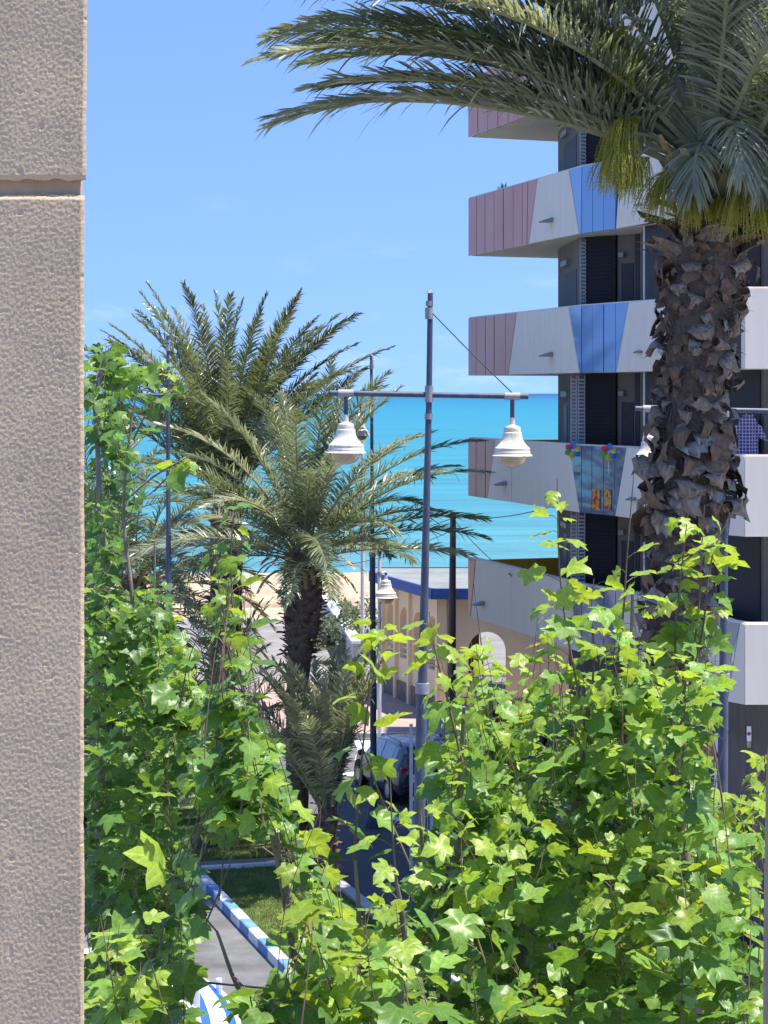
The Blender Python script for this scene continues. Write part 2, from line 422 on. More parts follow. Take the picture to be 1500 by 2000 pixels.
M['rubber'] = mat('rubber', (0.012, 0.012, 0.012), (0.022, 0.022, 0.022), 0.85, 10)
M['red_lens'] = mat('red_lens', (0.35, 0.02, 0.02), (0.42, 0.03, 0.03), 0.2, 5, coat=0.6)
M['clear_lens'] = mat('clear_lens', (0.6, 0.6, 0.6), (0.7, 0.7, 0.7), 0.15, 5, coat=0.6)
M['orange'] = mat('orange_cloth', (0.70, 0.16, 0.03), (0.80, 0.22, 0.05), 0.8, 5)
M['toy_white'] = mat('white_fibreglass', (0.68, 0.68, 0.67), (0.76, 0.76, 0.75), 0.35, 3, coat=0.4)
M['toy_blue'] = mat('blue_fibreglass', (0.02, 0.10, 0.45), (0.03, 0.13, 0.52), 0.35, 3, coat=0.4)
M['tan_metal'] = mat('tan_painted_metal', (0.27, 0.215, 0.165), (0.36, 0.295, 0.235), 0.55, 10, bump=0.1)
M['sign_blue'] = mat('sign_blue', (0.02, 0.06, 0.35), (0.03, 0.07, 0.4), 0.4, 4)
M['sign_red'] = mat('sign_red', (0.5, 0.02, 0.02), (0.55, 0.03, 0.03), 0.4, 4)
M['shirt_dark'] = mat('dark_blue_cloth', (0.025, 0.03, 0.06), (0.05, 0.055, 0.10), 0.9, 10)
M['shirt_flower'] = mat('patterned_cloth', (0.04, 0.04, 0.07), (0.40, 0.30, 0.22), 0.9, 28, contrast=(0.48, 0.53))
M['ball_yellow'] = mat('yellow_plastic', (0.75, 0.50, 0.03), None, 0.4, 4)
M['ball_blue'] = mat('blue_plastic', (0.02, 0.22, 0.55), None, 0.4, 4)
M['ball_red'] = mat('red_plastic', (0.60, 0.03, 0.06), None, 0.4, 4)
M['ball_green'] = mat('green_plastic', (0.05, 0.40, 0.10), None, 0.4, 4)
M['terracotta'] = mat('terracotta', (0.30, 0.12, 0.07), (0.38, 0.16, 0.09), 0.8, 5)

def plaid():
    m = mat('plaid_cloth', (0.05, 0.04, 0.12), (0.06, 0.05, 0.14), 0.9, 4)
    nt = m.node_tree; b = nt.nodes['Principled BSDF']
    tc = nd(nt, 'ShaderNodeTexCoord'); sp = nd(nt, 'ShaderNodeSeparateXYZ'); nt.links.new(tc.outputs['Object'], sp.inputs[0])
    def lines(out, freq, w):
        a = nd(nt, 'ShaderNodeMath', operation='MULTIPLY'); nt.links.new(out, a.inputs[0]); a.inputs[1].default_value = freq
        f = nd(nt, 'ShaderNodeMath', operation='FRACT'); nt.links.new(a.outputs[0], f.inputs[0])
        l = nd(nt, 'ShaderNodeMath', operation='LESS_THAN'); nt.links.new(f.outputs[0], l.inputs[0]); l.inputs[1].default_value = w
        return l.outputs[0]
    mx = nd(nt, 'ShaderNodeMath', operation='MAXIMUM')
    nt.links.new(lines(sp.outputs[0], 17, 0.25), mx.inputs[0]); nt.links.new(lines(sp.outputs[2], 16, 0.2), mx.inputs[1])
    mc = nd(nt, 'ShaderNodeMix', data_type='RGBA'); nt.links.new(mx.outputs[0], mc.inputs['Factor'])
    mc.inputs[6].default_value = (0.075, 0.05, 0.15, 1); mc.inputs[7].default_value = (0.55, 0.50, 0.62, 1)
    nt.links.new(mc.outputs[2], b.inputs['Base Color'])
    return m
M['plaid'] = plaid()

def sea_mat():
    m = bpy.data.materials.new('sea_water'); m.use_nodes = True
    nt = m.node_tree; b = nt.nodes['Principled BSDF']
    geo = nd(nt, 'ShaderNodeNewGeometry'); sp = nd(nt, 'ShaderNodeSeparateXYZ'); nt.links.new(geo.outputs['Position'], sp.inputs[0])
    lg = nd(nt, 'ShaderNodeMath', operation='LOGARITHM'); nt.links.new(sp.outputs[1], lg.inputs[0]); lg.inputs[1].default_value = 10.0
    # patches of weed and sand under the water
    mp = nd(nt, 'ShaderNodeMapping'); mp.inputs['Scale'].default_value = (0.006, 0.0025, 1); nt.links.new(geo.outputs['Position'], mp.inputs['Vector'])
    no = nd(nt, 'ShaderNodeTexNoise', Scale=1.0, Detail=4.0); nt.links.new(mp.outputs[0], no.inputs['Vector'])
    off = nd(nt, 'ShaderNodeMath', operation='MULTIPLY_ADD'); nt.links.new(no.outputs['Fac'], off.inputs[0]); off.inputs[1].default_value = 0.35
    nt.links.new(lg.outputs[0], off.inputs[2])
    mr = nd(nt, 'ShaderNodeMapRange'); mr.inputs['From Min'].default_value = 2.2; mr.inputs['From Max'].default_value = 4.3
    nt.links.new(off.outputs[0], mr.inputs['Value'])
    cr = nd(nt, 'ShaderNodeValToRGB'); nt.links.new(mr.outputs[0], cr.inputs['Fac'])
    e = cr.color_ramp.elements
    e[0].position = 0.0; e[0].color = (0.10, 0.235, 0.24, 1)
    e[1].position = 1.0; e[1].color = (0.008, 0.055, 0.15, 1)
    for pos, c in ((0.25, (0.035, 0.20, 0.235)), (0.55, (0.012, 0.172, 0.232)), (0.78, (0.006, 0.128, 0.205))):
        k = e.new(pos); k.color = (*c, 1)
    mp3 = nd(nt, 'ShaderNodeMapping'); mp3.inputs['Scale'].default_value = (0.03, 0.14, 1); nt.links.new(geo.outputs['Position'], mp3.inputs['Vector'])
    n3 = nd(nt, 'ShaderNodeTexNoise', Scale=1.0, Detail=8.0, Roughness=0.7); nt.links.new(mp3.outputs[0], n3.inputs['Vector'])
    m3 = nd(nt, 'ShaderNodeMapRange'); m3.inputs['From Min'].default_value = 0.3; m3.inputs['From Max'].default_value = 0.7; m3.inputs['To Min'].default_value = 0.72; m3.inputs['To Max'].default_value = 1.3
    nt.links.new(n3.outputs['Fac'], m3.inputs['Value'])
    sc3 = nd(nt, 'ShaderNodeVectorMath', operation='SCALE'); nt.links.new(cr.outputs[0], sc3.inputs[0]); nt.links.new(m3.outputs[0], sc3.inputs['Scale'])
    nt.links.new(sc3.outputs[0], b.inputs['Base Color'])
    b.inputs['Roughness'].default_value = 0.35
    b.inputs['Specular IOR Level'].default_value = 0.18
    mp2 = nd(nt, 'ShaderNodeMapping'); mp2.inputs['Scale'].default_value = (0.16, 0.42, 1); nt.links.new(geo.outputs['Position'], mp2.inputs['Vector'])
    n2 = nd(nt, 'ShaderNodeTexNoise', Scale=1.0, Detail=7.0, Roughness=0.65); nt.links.new(mp2.outputs[0], n2.inputs['Vector'])
    bp = nd(nt, 'ShaderNodeBump', Strength=0.9, Distance=0.9); nt.links.new(n2.outputs['Fac'], bp.inputs['Height'])
    nt.links.new(bp.outputs[0], b.inputs['Normal'])
    return m
M['sea'] = sea_mat()

# ------------------------------------------------------------------ terrain, sea, beach
SEA_Z = -2.6
mb = MB()
ys = [-60, 0, 30, 60, 90, 108]
xs = [-160, -60, -20, 0, 20, 60, 160]
mb.add([(x, y, 0.0) for y in ys for x in xs], [(j * 7 + i, j * 7 + i + 1, (j + 1) * 7 + i + 1, (j + 1) * 7 + i) for j in range(len(ys) - 1) for i in range(6)])
tag(mb.build('ground', M['ground']), kind='structure')
mb = MB()
nx, ny = 60, 40
vs_ = []
for j in range(ny + 1):
    y = 107 + j * (260 - 107) / ny
    for i in range(nx + 1):
        x = -160 + i * 320 / nx
        t = max(0, min(1, (y - 112) / 85))
        z = -0.02 - 3.4 * t * t * (3 - 2 * t) + 0.35 * noise.noise((x * 0.08, y * 0.08, 0)) * min(1, (y - 107) / 8) - (0 if y < 200 else (y - 200) * 0.06)
        vs_.append((x, y, z))
mb.add(vs_, [(j * (nx + 1) + i, j * (nx + 1) + i + 1, (j + 1) * (nx + 1) + i + 1, (j + 1) * (nx + 1) + i) for j in range(ny) for i in range(nx)])
tag(mb.build('beach', M['sand'], smooth=True), kind='structure')
mb = MB()
yy = [150, 220, 300, 450, 700, 1200, 2500, 6000, 20000, 80000]
xx = [-1, -0.4, 0, 0.4, 1]
mb.add([(x * max(400, y * 0.9), y, SEA_Z) for y in yy for x in xx], [(j * 5 + i, j * 5 + i + 1, (j + 1) * 5 + i + 1, (j + 1) * 5 + i) for j in range(len(yy) - 1) for i in range(4)])
tag(mb.build('sea', M['sea']), kind='structure')

# ------------------------------------------------------------------ street frame: a runs away along the street, b to the right
UA = Vector((-0.27, 0.963, 0)).normalized(); VB = Vector((UA.y, -UA.x, 0))
O0 = Vector((-3.95, 49.3, 0))
def st(a, b, z=0.0):
    return O0 + UA * a + VB * b + Vector((0, 0, z))
def sheet(name, pts, z, m, kind='structure'):
    mb = MB(); mb.add([(p.x, p.y, z) for p in pts], [tuple(range(len(pts)))])
    return tag(mb.build(name, m), kind=kind)
def st_rect(a0, a1, b0, b1):
    return [st(a0, b0), st(a0, b1), st(a1, b1), st(a1, b0)]
sheet('road', st_rect(-46, 17.5, 3.05, 8.6), 0.004, M['asphalt'])
sheet('cross_road', [Vector((-60, 66.5, 0)), Vector((40, 66.5, 0)), Vector((40, 71.0, 0)), Vector((-60, 71.0, 0))], 0.008, M['asphalt_pale'])
sheet('parking_lane', st_rect(-46, 15.0, -12, -0.02), 0.004, M['asphalt_pale'])
mb = MB(); mb.box((-4.5, 71.0, 0), (40, 84, 0.12)); tag(mb.build('pavement', M['pink_tile']), kind='structure')
mb = MB(); mb.box((-4.8, 70.82, 0), (40, 70.997, 0.15)); tag(mb.build('pavement_kerb', M['kerb']), kind='structure')
mb = MB(); mb.prism([(p.x, p.y) for p in st_rect(-46, 6, 8.75, 30)], 0, 0.13); tag(mb.build('side_pavement', M['kerb']), kind='structure')
for k in range(9):     # dashed bay line beside the car
    sheet('bay_marking', st_rect(11.0 - k * 1.55, 11.75 - k * 1.55, 6.15, 6.35), 0.014, M['paint'])
for k in range(5):     # crossing stripes at the far junction
    sheet('crossing_stripe', [Vector((-2.6 + k * 0.95, 66.9, 0)), Vector((-2.1 + k * 0.95, 66.9, 0)), Vector((-2.3 + k * 0.95, 70.2, 0)), Vector((-2.8 + k * 0.95, 70.2, 0))], 0.016, M['paint'])
# a turning arrow on the road
c = ground_at(712, 1513)
sheet('road_arrow', [c + Vector(p) for p in ((-0.75, 0, 0), (-0.2, -0.5, 0), (-0.2, -0.16, 0), (0.9, -0.16, 0), (0.9, 0.16, 0), (-0.2, 0.16, 0), (-0.2, 0.5, 0))], 0.015, M['paint'])

# planted strip with kerbs
sheet('turf', st_rect(-14, 1.6, 0.30, 2.78), 0.06, M['turf'])
sheet('planting_bed', st_rect(1.6, 2.5, 0.30, 2.78), 0.07, M['gravel'])
sheet('turf', st_rect(2.6, 12.5, 0.30, 2.78), 0.06, M['turf'])
kr = empty('painted_kerb', st(-14, 0.14)); tag(kr, 'kerb of alternating blue and white painted stones beside the lawn', 'kerb')
ang = math.atan2(UA.y, UA.x)
for k in range(34):
    a0 = -14 + k * 0.84
    if a0 > 13: break
    Mx = Matrix.Translation(st(a0, 0.14)) @ Matrix.Rotation(ang, 4, 'Z')
    mb = MB(); mb.bbox((0.004, -0.11, 0), (0.836, 0.11, 0.22), 0.018, Mx)
    mb.build('kerb_stone', M['kerb_blue'] if k % 2 else M['kerb_white'], kr)
rk = empty('road_kerb', st(-14, 2.9)); tag(rk, 'pale concrete kerb between lawn and dark road', 'kerb')
for k in range(27):
    Mx = Matrix.Translation(st(-14 + k * 1.0, 2.91)) @ Matrix.Rotation(ang, 4, 'Z')
    mb = MB(); mb.bbox((0.005, -0.12, 0), (0.995, 0.12, 0.15), 0.015, Mx); mb.build('kerb_stone', M['kerb'], rk)
ck = empty('lawn_edging', st(2.55, 0.4)); tag(ck, 'pale concrete edging crossing the lawn by the planting bed', 'kerb')
for k in range(5):
    Mx = Matrix.Translation(st(1.55, 0.34 + k * 0.48)) @ Matrix.Rotation(ang, 4, 'Z')
    mb = MB(); mb.bbox((-0.06, -0.475, 0), (0.06, -0.005, 0.16), 0.012, Mx); mb.build('edging_stone', M['kerb_white'], ck)

def grass_patch(a0, a1, b0, b1, n, z):
    P = rng.random((n, 2)); h = 0.02 + 0.045 * rng.random(n); az = rng.random(n) * 6.283; ln = (rng.random(n) - 0.5)
    vv = np.zeros((n, 3, 3))
    A = a0 + (a1 - a0) * P[:, 0]; B = b0 + (b1 - b0) * P[:, 1]
    base = np.array(O0)[None] + A[:, None] * np.array(UA)[None] + B[:, None] * np.array(VB)[None]; base[:, 2] = z
    w = 0.011
    dx = np.stack([np.cos(az), np.sin(az), 0 * az], 1) * w
    vv[:, 0] = base - dx; vv[:, 1] = base + dx
    vv[:, 2] = base + np.stack([-np.sin(az) * ln * 0.09, np.cos(az) * ln * 0.09, h], 1)
    return vv.reshape(-1, 3)
gv = np.concatenate([grass_patch(-10, 1.5, 0.32, 2.76, 52000, 0.06), grass_patch(2.6, 9, 0.32, 2.76, 26000, 0.06)])
me = bpy.data.meshes.new('grass'); nf = len(gv) // 3
me.from_pydata(gv.tolist(), [], [(3 * i, 3 * i + 1, 3 * i + 2) for i in range(nf)])
me.materials.append(M['grass'])
tag(link('grass', me), 'short green grass of the roadside lawn', 'grass', kind='stuff')

# ------------------------------------------------------------------ stone wall at the left, close to the camera
S = 1500.0   # px per metre at the wall (3 m away)
def wall_block(y_top, y_bot, x_right_top, x_right_bot, seed):
    z1 = EYE - (y_top - HOR) / S; z0 = EYE - (y_bot - HOR) / S
    xl = (-50 - 750) / S
    cell = 0.0014
    nz = int((z1 - z0) / cell); nxw = int(((x_right_top - 750) / S - xl) / cell)
    V = []; Fc = []
    nd_ = 14
    for j in range(nz + 1):
        tz = j / nz; z = z0 + (z1 - z0) * tz
        xr = ((x_right_bot + (x_right_top - x_right_bot) * tz) - 750) / S
        xr += 0.0018 * noise.noise((z * 9, seed, 0)) + 0.0008 * noise.noise((z * 90, seed, 3))
        end = min(j, nz - j)
        for i in range(nxw + 1 + nd_):
            if i <= nxw:
                x = xl + (xr - xl) * i / nxw; y = 0.0
            else:
                y = (i - nxw) * 0.016; x = xr - y * 0.42
            q = (x * 300, y * 300, z * 230 + seed)
            h = noise.noise(q) * 0.0005 + noise.noise((q[0] * 1.9, q[1] * 1.9, q[2] * 1.9)) * 0.0004 + noise.noise((x * 14, y * 14, z * 14 + seed)) * 0.0005
            n1 = noise.noise((x * 75 + 9, y * 75, z * 75 + seed))
            if n1 < -0.62: h -= 0.0011
            rim = max(0, 1 - end / 4.0)
            edge = max(0, 1 - abs(i - nxw) / 3.0)
            h -= 0.004 * rim * (0.6 + 0.8 * abs(noise.noise((x * 40, z * 10, seed)))) + 0.004 * edge
            zz = z + (noise.noise((x * 55, seed * 3, 1)) * 0.004 if end == 0 else 0)
            if i <= nxw: V.append((x, 3.0 - h, zz))
            else: V.append((x + h, 3.0 + y + 0.004, zz))
    w = nxw + 1 + nd_
    for j in range(nz):
        for i in range(w - 1):
            Fc.append((j * w + i, j * w + i + 1, (j + 1) * w + i + 1, (j + 1) * w + i))
    # close top and bottom with single polygons
    Fc.append(tuple([j for j in range(w)][::-1] + [])) if False else None
    me = bpy.data.meshes.new('stone_block')
    me.from_pydata(V, [], Fc); me.materials.append(M['stone'])
    me.polygons.foreach_set('use_smooth', [True] * len(me.polygons)); me.update()
    return me
sw = empty('stone_wall', (-0.55, 3.1, 0)); tag(sw, 'rough beige stone wall with a horizontal groove filling the left edge', 'wall')
for args in ((-150, 351, 170.5, 167.5, 1.0), (381, 2150, 163.5, 163.5, 5.0)):
    me = wall_block(*args)
    o = link('stone_block', me, sw, loc=(0.55, -3.1, 0))
jx = (160.5 - 750) / S
mb = MB(); mb.prism([(-0.60, 3.014), (jx - 0.004, 3.014), (jx - 0.002, 3.02), (jx - 0.08, 3.2), (-0.60, 3.2)], EYE - (387 - HOR) / S, EYE - (347 - HOR) / S); mb.build('mortar_joint', M['joint'], sw)
mb = MB()   # hidden core that carries the blocks down to the street
mb.box((-1.6, 3.03, 0), (-0.52, 3.29, EYE + 1.2)); mb.build('wall_core', M['joint'], sw)

# tan tube at the right edge of the frame
mb = MB(); S2 = 1000.0
pts = [at(1512, 1400, S2), at(1510, 1500, S2), at(1507, 1620, S2), at(1505, 1800, S2), at(1503, 2150, S2), at(1498, 2600, S2)]
pts.append(Vector((pts[-1].x, pts[-1].y, 0)))
mb.tube(pts, [0.008, 0.013, 0.013, 0.0135, 0.014, 0.016, 0.02], 14)
tag(mb.build('awning_post', M['tan_metal'], smooth=True, auto=40), 'slim tan metal post at the right edge of the picture', 'post')

# ------------------------------------------------------------------ apartment building
def pp(px, s):            # plan point
    return Vector(((px - 750) / s, F / s))
A_, B_, C_, E_, FF, G_ = pp(915, 80), pp(1132, 93), pp(1290, 99.4), pp(1421, 110.8), pp(1455, 112), pp(1800, 112)
POLY = [A_, B_, C_, E_, FF, G_]
def on_front(px):
    """plan point and outward normal of the balcony front on the view ray through column px"""
    r = (px - 750) / F
    for i in range(len(POLY) - 1):
        a, b = POLY[i], POLY[i + 1]
        d = b - a
        den = d.x - r * d.y
        if abs(den) < 1e-9: continue
        t = (r * a.y - a.x) / den
        if -1e-6 <= t <= 1.000001:
            n = Vector((d.y, -d.x)).normalized()
            if n.y > 0 or (n.x > 0 and abs(n.y) < 0.2): n = -n
            return a + d * t, n
    raise ValueError(px)
def inset(k):
    out = []
    for i, p in enumerate(POLY):
        ds = []
        if i > 0: ds.append((POLY[i] - POLY[i - 1]).normalized())
        if i < len(POLY) - 1: ds.append((POLY[i + 1] - POLY[i]).normalized())
        n = Vector((0, 0))
        for d in ds: n += Vector((-d.y, d.x))
        n.normalize()
        if n.dot(Vector((1, 0.3))) < 0: n = -n
        out.append(p + n * k)
    return out
ZB = [19.75, 16.85, 13.95, 11.03, 8.10, 5.17]     # underside of each balcony
PH = 1.40                                          # height of slab edge + parapet
BK = [pp(1800, 95), Vector((6.6, 58.4)), Vector((4.45, 57.3))]   # back of the balcony slab (inside the building)
bld = empty('apartment_building', (6.0, 50, 0)); tag(bld, 'apartment block with dark walls and angular balconies of white, pink and blue panels', 'building')
body = [pp(1090, 84), pp(1132, 90.8), pp(1250, 93), pp(1260, 97.3), pp(1400, 105), pp(1492, 107), pp(1800, 107), Vector((14, 44)), Vector((14, 71)), Vector((6.1, 71))]
ZROOF = 21.4
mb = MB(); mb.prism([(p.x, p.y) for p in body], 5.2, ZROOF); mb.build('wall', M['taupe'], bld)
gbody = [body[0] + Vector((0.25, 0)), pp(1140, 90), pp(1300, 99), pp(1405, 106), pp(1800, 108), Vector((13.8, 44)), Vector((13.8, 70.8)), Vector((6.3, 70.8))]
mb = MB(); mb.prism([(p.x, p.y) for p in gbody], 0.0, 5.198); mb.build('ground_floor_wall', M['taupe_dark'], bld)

def seg_quad(mb, a, b, x0, x1, z0, z1, off, t):
    """upright plate on plan segment a-b between view columns x0, x1"""
    def hit(px):
        r = (px - 750) / F; d = b - a; den = d.x - r * d.y
        return a + d * ((r * a.y - a.x) / den)
    p, q = hit(x0), hit(x1)
    d = (b - a).normalized(); n = Vector((d.y, -d.x))
    if n.y > 0: n = -n
    p3, q3 = p + n * off, q + n * off
    mb.slabquad((p3.x, p3.y, z0), (q3.x, q3.y, z0), (q3.x, q3.y, z1), (p3.x, p3.y, z1), (n.x, n.y, 0), t)
    return p3, q3, n

SPEC = {   # per floor: (colour, columns of each panel edge at the top, at the bottom)
    0: [('blue', [1180, 1207, 1234, 1262], [1188, 1211, 1236, 1258]), ('white', [1262, 1400, 1455], [1258, 1400, 1455]), ('white', [1455, 1640, 1790], [1455, 1640, 1790])],
    1: [('pink', [915, 934, 953, 973, 993, 1014, 1036, 1058, 1080], [915, 934, 953, 973, 993, 1013, 1033, 1053, 1073]), ('white', [1080, 1113], [1073, 1132]), ('blue', [1113, 1137, 1159, 1181, 1206], [1132, 1137, 1159, 1181, 1200]), ('white', [1206, 1330, 1455], [1200, 1330, 1455]), ('white', [1455, 1640, 1790], [1455, 1640, 1790])],
    2: [('pink', [915, 931, 948, 966, 984, 1003, 1021, 1032, 1051], [915, 931, 948, 966, 984, 1003, 1021, 1030, 1034]), ('white', [1051, 1112], [1034, 1132]), ('blue', [1112, 1137, 1158, 1180, 1205], [1132, 1137, 1158, 1180, 1203]), ('white', [1213, 1330, 1455], [1204, 1330, 1455]), ('white', [1455, 1640, 1790], [1455, 1640, 1790])],
    3: [('pink', [915, 931, 949, 966, 988, 1010], [915, 931, 949, 966, 988, 994]), ('white', [1010, 1045, 1112], [994, 1045, 1133]), ('blue', [1112, 1137, 1158, 1180, 1203, 1229], [1133, 1137, 1158, 1180, 1203, 1205]), ('white', [1229, 1330, 1455], [1205, 1330, 1455]), ('white', [1455, 1640, 1790], [1455, 1640, 1790])],
    4: [('pink', [915, 931, 949, 968], [915, 931, 949, 953]), ('white', [968, 1000, 1112], [953, 1000, 1133]), ('mirror', [1112, 1137, 1157, 1180, 1203, 1225], [1133, 1137, 1157, 1180, 1200, 1203]), ('white', [1225, 1330, 1402], [1203, 1330, 1395]), ('mirror', [1402, 1420, 1443], [1395, 1410, 1424]), ('white', [1443, 1455], [1424, 1455]), ('white', [1455, 1640, 1790], [1455, 1640, 1790])],
    5: [('pink', [915, 930], [915, 920]), ('white', [930, 1000, 1112], [920, 1000, 1133]), ('mirror', [1112, 1137, 1157, 1180, 1203, 1225], [1133, 1137, 1157, 1180, 1200, 1203]), ('white', [1225, 1330, 1402], [1203, 1330, 1395]), ('mirror', [1402, 1420, 1446], [1395, 1410, 1422]), ('white', [1446, 1455], [1422, 1455]), ('white', [1455, 1640, 1790], [1455, 1640, 1790])],
}
PM = {'pink': 'pink', 'white': 'white_wall', 'blue': 'blue_glass', 'mirror': 'mirror_glass'}
PN = {'pink': 'pink_panel', 'white': 'white_panel', 'blue': 'blue_glass_panel', 'mirror': 'mirror_glass_panel'}
HOODS = {0: [], 1: [1078], 2: [1078, 1265], 3: [1078, 1265], 4: [988, 1250], 5: [945, 1240]}
for k in range(6):
    zb = ZB[k]; zt = zb + PH
    ins = inset(0.10)
    front = ins
    if k == 0:
        p0, n0 = on_front(1182); front = [p0 - n0 * 0.10] + ins[2:]
    slab = front + BK[:1] + [Vector((14, 44.2))] + ([BK[1]] if k else [Vector((6.4, 50.5))]) + ([BK[2]] if k else [])
    mb = MB(); mb.prism([(p.x, p.y) for p in front + [BK[0]] + ([BK[1], BK[2]] if k else [Vector((6.4, 50.5))])], zb, zb + 0.26)
    bal = mb.build('balcony', M['white_lining'], bld)
    # dark core behind the cladding and pale lining inside
    i1, i2, i3 = (inset(0.05), inset(0.13), inset(0.19))
    if k == 0:
        p0, n0 = on_front(1183)
        i1 = [p0 - n0 * 0.05] + i1[2:]; i2 = [p0 - n0 * 0.13] + i2[2:]; i3 = [p0 - n0 * 0.19] + i3[2:]
    for nm, outer, inner, zz0, zz1, mm in (('parapet_core', i1, i2, zb + 0.02, zt - 0.03, 'joint_dark'), ('parapet_lining', i2, i3, zb + 0.262, zt - 0.02, 'white_lining'), ('coping', inset(0.02) if k else i1, i3, zt - 0.018, zt + 0.03, 'white_wall')):
        mb = MB()
        for i in range(len(outer) - 1):
            a, b, c, d = outer[i], outer[i + 1], inner[i + 1], inner[i]
            mb.prism([(p.x, p.y) for p in (a, b, c, d)], zz0, zz1)
        mb.build(nm, M[mm], bal)
    if k:   # far side parapet of the wing, yellow inside
        a = inset(0.05)[0]; b = Vector((4.6, 57.2))
        mb = MB(); mb.prism([(a.x, a.y), (b.x, b.y), (b.x, b.y + 0.12), (a.x + 0.02, a.y + 0.12)], zb + 0.02, zt - 0.05); mb.build('rear_parapet', M['yellow_lining'] if k >= 4 else M['white_lining'], bal)
    for (cname, xt, xb) in SPEC[k]:
        for i in range(len(xt) - 1):
            gap = 0.6 if cname != 'white' else 0.3
            q = []
            for (px, z) in ((xb[i] + gap, zb), (xb[i + 1] - gap, zb), (xt[i + 1] - gap, zt), (xt[i] + gap, zt)):
                p, n = on_front(px)
                q.append(Vector((p.x, p.y, z)))
            if (q[1] - q[0]).length < 0.03: q[1] = q[0] + (q[2] - q[3]).normalized() * 0.02
            nn = (q[1] - q[0]).cross(q[3] - q[0]).normalized() if (q[1] - q[0]).length > 0.2 else (q[2] - q[3]).cross(q[0] - q[3]).normalized()
            if nn.y > 0: nn = -nn
            j = random.uniform(-0.006, 0.006)
            q = [p + nn * (0.012 + j) for p in q]
            mb = MB(); mb.slabquad(*q, nn, 0.045)
            mb.build(PN[cname], M[PM[cname]], bal)
    for px in HOODS[k]:       # little hooded overflow spouts
        p, n = on_front(px)
        d = Vector((-n.y, n.x)); 
        if d.x < 0: d = -d
        z = zb + 0.30 + 0.07
        P3 = lambda u, v, w: Vector((p.x + d.x * u + n.x * v, p.y + d.y * u + n.y * v, z + w))
        mb = MB()
        mb.add([P3(-0.13, 0.02, 0.1), P3(0.13, 0.02, 0.1), P3(0.13, 0.26, 0.02), P3(-0.13, 0.26, 0.02), P3(-0.13, 0.02, 0.0), P3(0.13, 0.02, 0.0), P3(0.13, 0.25, -0.01), P3(-0.13, 0.25, -0.01)],
               [(0, 1, 2, 3), (7, 6, 5, 4), (0, 4, 5, 1), (1, 5, 6, 2), (2, 6, 7, 3), (3, 7, 4, 0)])
        mb.build('overflow_spout', M['fixture'], bal)

# storey fittings: shutters, doors, louvres between the balconies
b0, b1, b2, b3, b4, b5, b6 = body[:7]
for k in range(1, 7):
    zlo = ZB[k] + 0.262 if k < 6 else 0.0
    zhi = ZB[k - 1] - 0.004
    if k == 6: continue
    sh = MB(); seg_quad(sh, b1, b2, 1146, 1206, zlo, zhi, 0.05, 0.06); s_o = sh.build('shutter', M['shutter'], bld)
    sl = MB(); z = zlo + 0.05
    while z < zhi - 0.08:
        seg_quad(sl, b1, b2, 1147, 1205, z, z + 0.05, 0.066, 0.018); z += 0.085
    o = sl.build('slats', M['shutter'], s_o); o['kind'] = 'stuff'
    # hinged louvre leaves at the corner, standing out from the wall
    for (xa, xb_) in (((1115, 1127), (1129, 1143)) if k >= 4 else ((1133, 1145),)):
        fr = MB(); mid = b1 + Vector((-0.12, -0.12))
        seg_quad(fr, b1 + Vector((-3, -0.32)), b1 + Vector((3, -0.10)), xa, xa + 1.6, zlo + 0.05, zhi - 0.05, 0, 0.05)
        seg_quad(fr, b1 + Vector((-3, -0.32)), b1 + Vector((3, -0.10)), xb_ - 1.6, xb_, zlo + 0.05, zhi - 0.05, 0, 0.05)
        lv = fr.build('louvre_leaf', M['louvre'], bld)
        sl = MB(); z = zlo + 0.09
        while z < zhi - 0.1:
            seg_quad(sl, b1 + Vector((-3, -0.32)), b1 + Vector((3, -0.10)), xa + 1.7, xb_ - 1.7, z, z + 0.038, -0.004, 0.03); z += 0.078
        o = sl.build('slats', M['louvre'], lv); o['kind'] = 'stuff'
    mb = MB(); seg_quad(mb, b1, b2, 1214, 1238, zlo, zlo + 2.05, 0.012, 0.03); mb.build('door', M['panel_dark'], bld)
    mb = MB(); seg_quad(mb, b1, b2, 1241, 1250.5, zlo, zhi, 0.02, 0.03); mb.build('window', M['room'], bld)
    mb = MB(); seg_quad(mb, b1, b2, 1213, 1223, zlo + 2.18, zlo + 2.28, 0.10, 0.10); mb.build('wall_light', M['fixture'], bld)
    mb = MB(); seg_quad(mb, b3, b4, 1262, 1398, zlo, zhi, 0.03, 0.05); pd_ = mb.build('sliding_panel', M['panel_dark'], bld)
    mb = MB(); q = pp(1258.5, 98); mb.tube([(q.x, q.y, zlo), (q.x, q.y, zhi)], 0.02, 8); mb.build('white_pole', M['white_metal'], bld)
    mb = MB(); seg_quad(mb, b0, b1, 1102, 1127 if k < 4 else 1108, zlo, zlo + 2.0, 0.012, 0.03); mb.build('window', M['panel_dark'] if k < 4 else M['room'], bld)
    mb = MB(); seg_quad(mb, b0, b1, 1103, 1114, zlo + 2.16, zlo + 2.28, 0.10, 0.10); mb.build('wall_light', M['fixture'], bld)
    mb = MB(); seg_quad(mb, b4, b5, 1404, 1486, zlo, zhi, 0.03, 0.05); mb.build('window', M['room'], bld)
    mb = MB(); p_, q_, n_ = seg_quad(mb, b4, b5, 1400.5, 1403.8, zlo, zhi, 0.05, 0.06); mb.build('window_frame', M['dark_metal'], bld)
    mb = MB(); seg_quad(mb, b5, b6, 1520, 1700, zlo, zhi, 0.03, 0.05); mb.build('window', M['room'], bld)
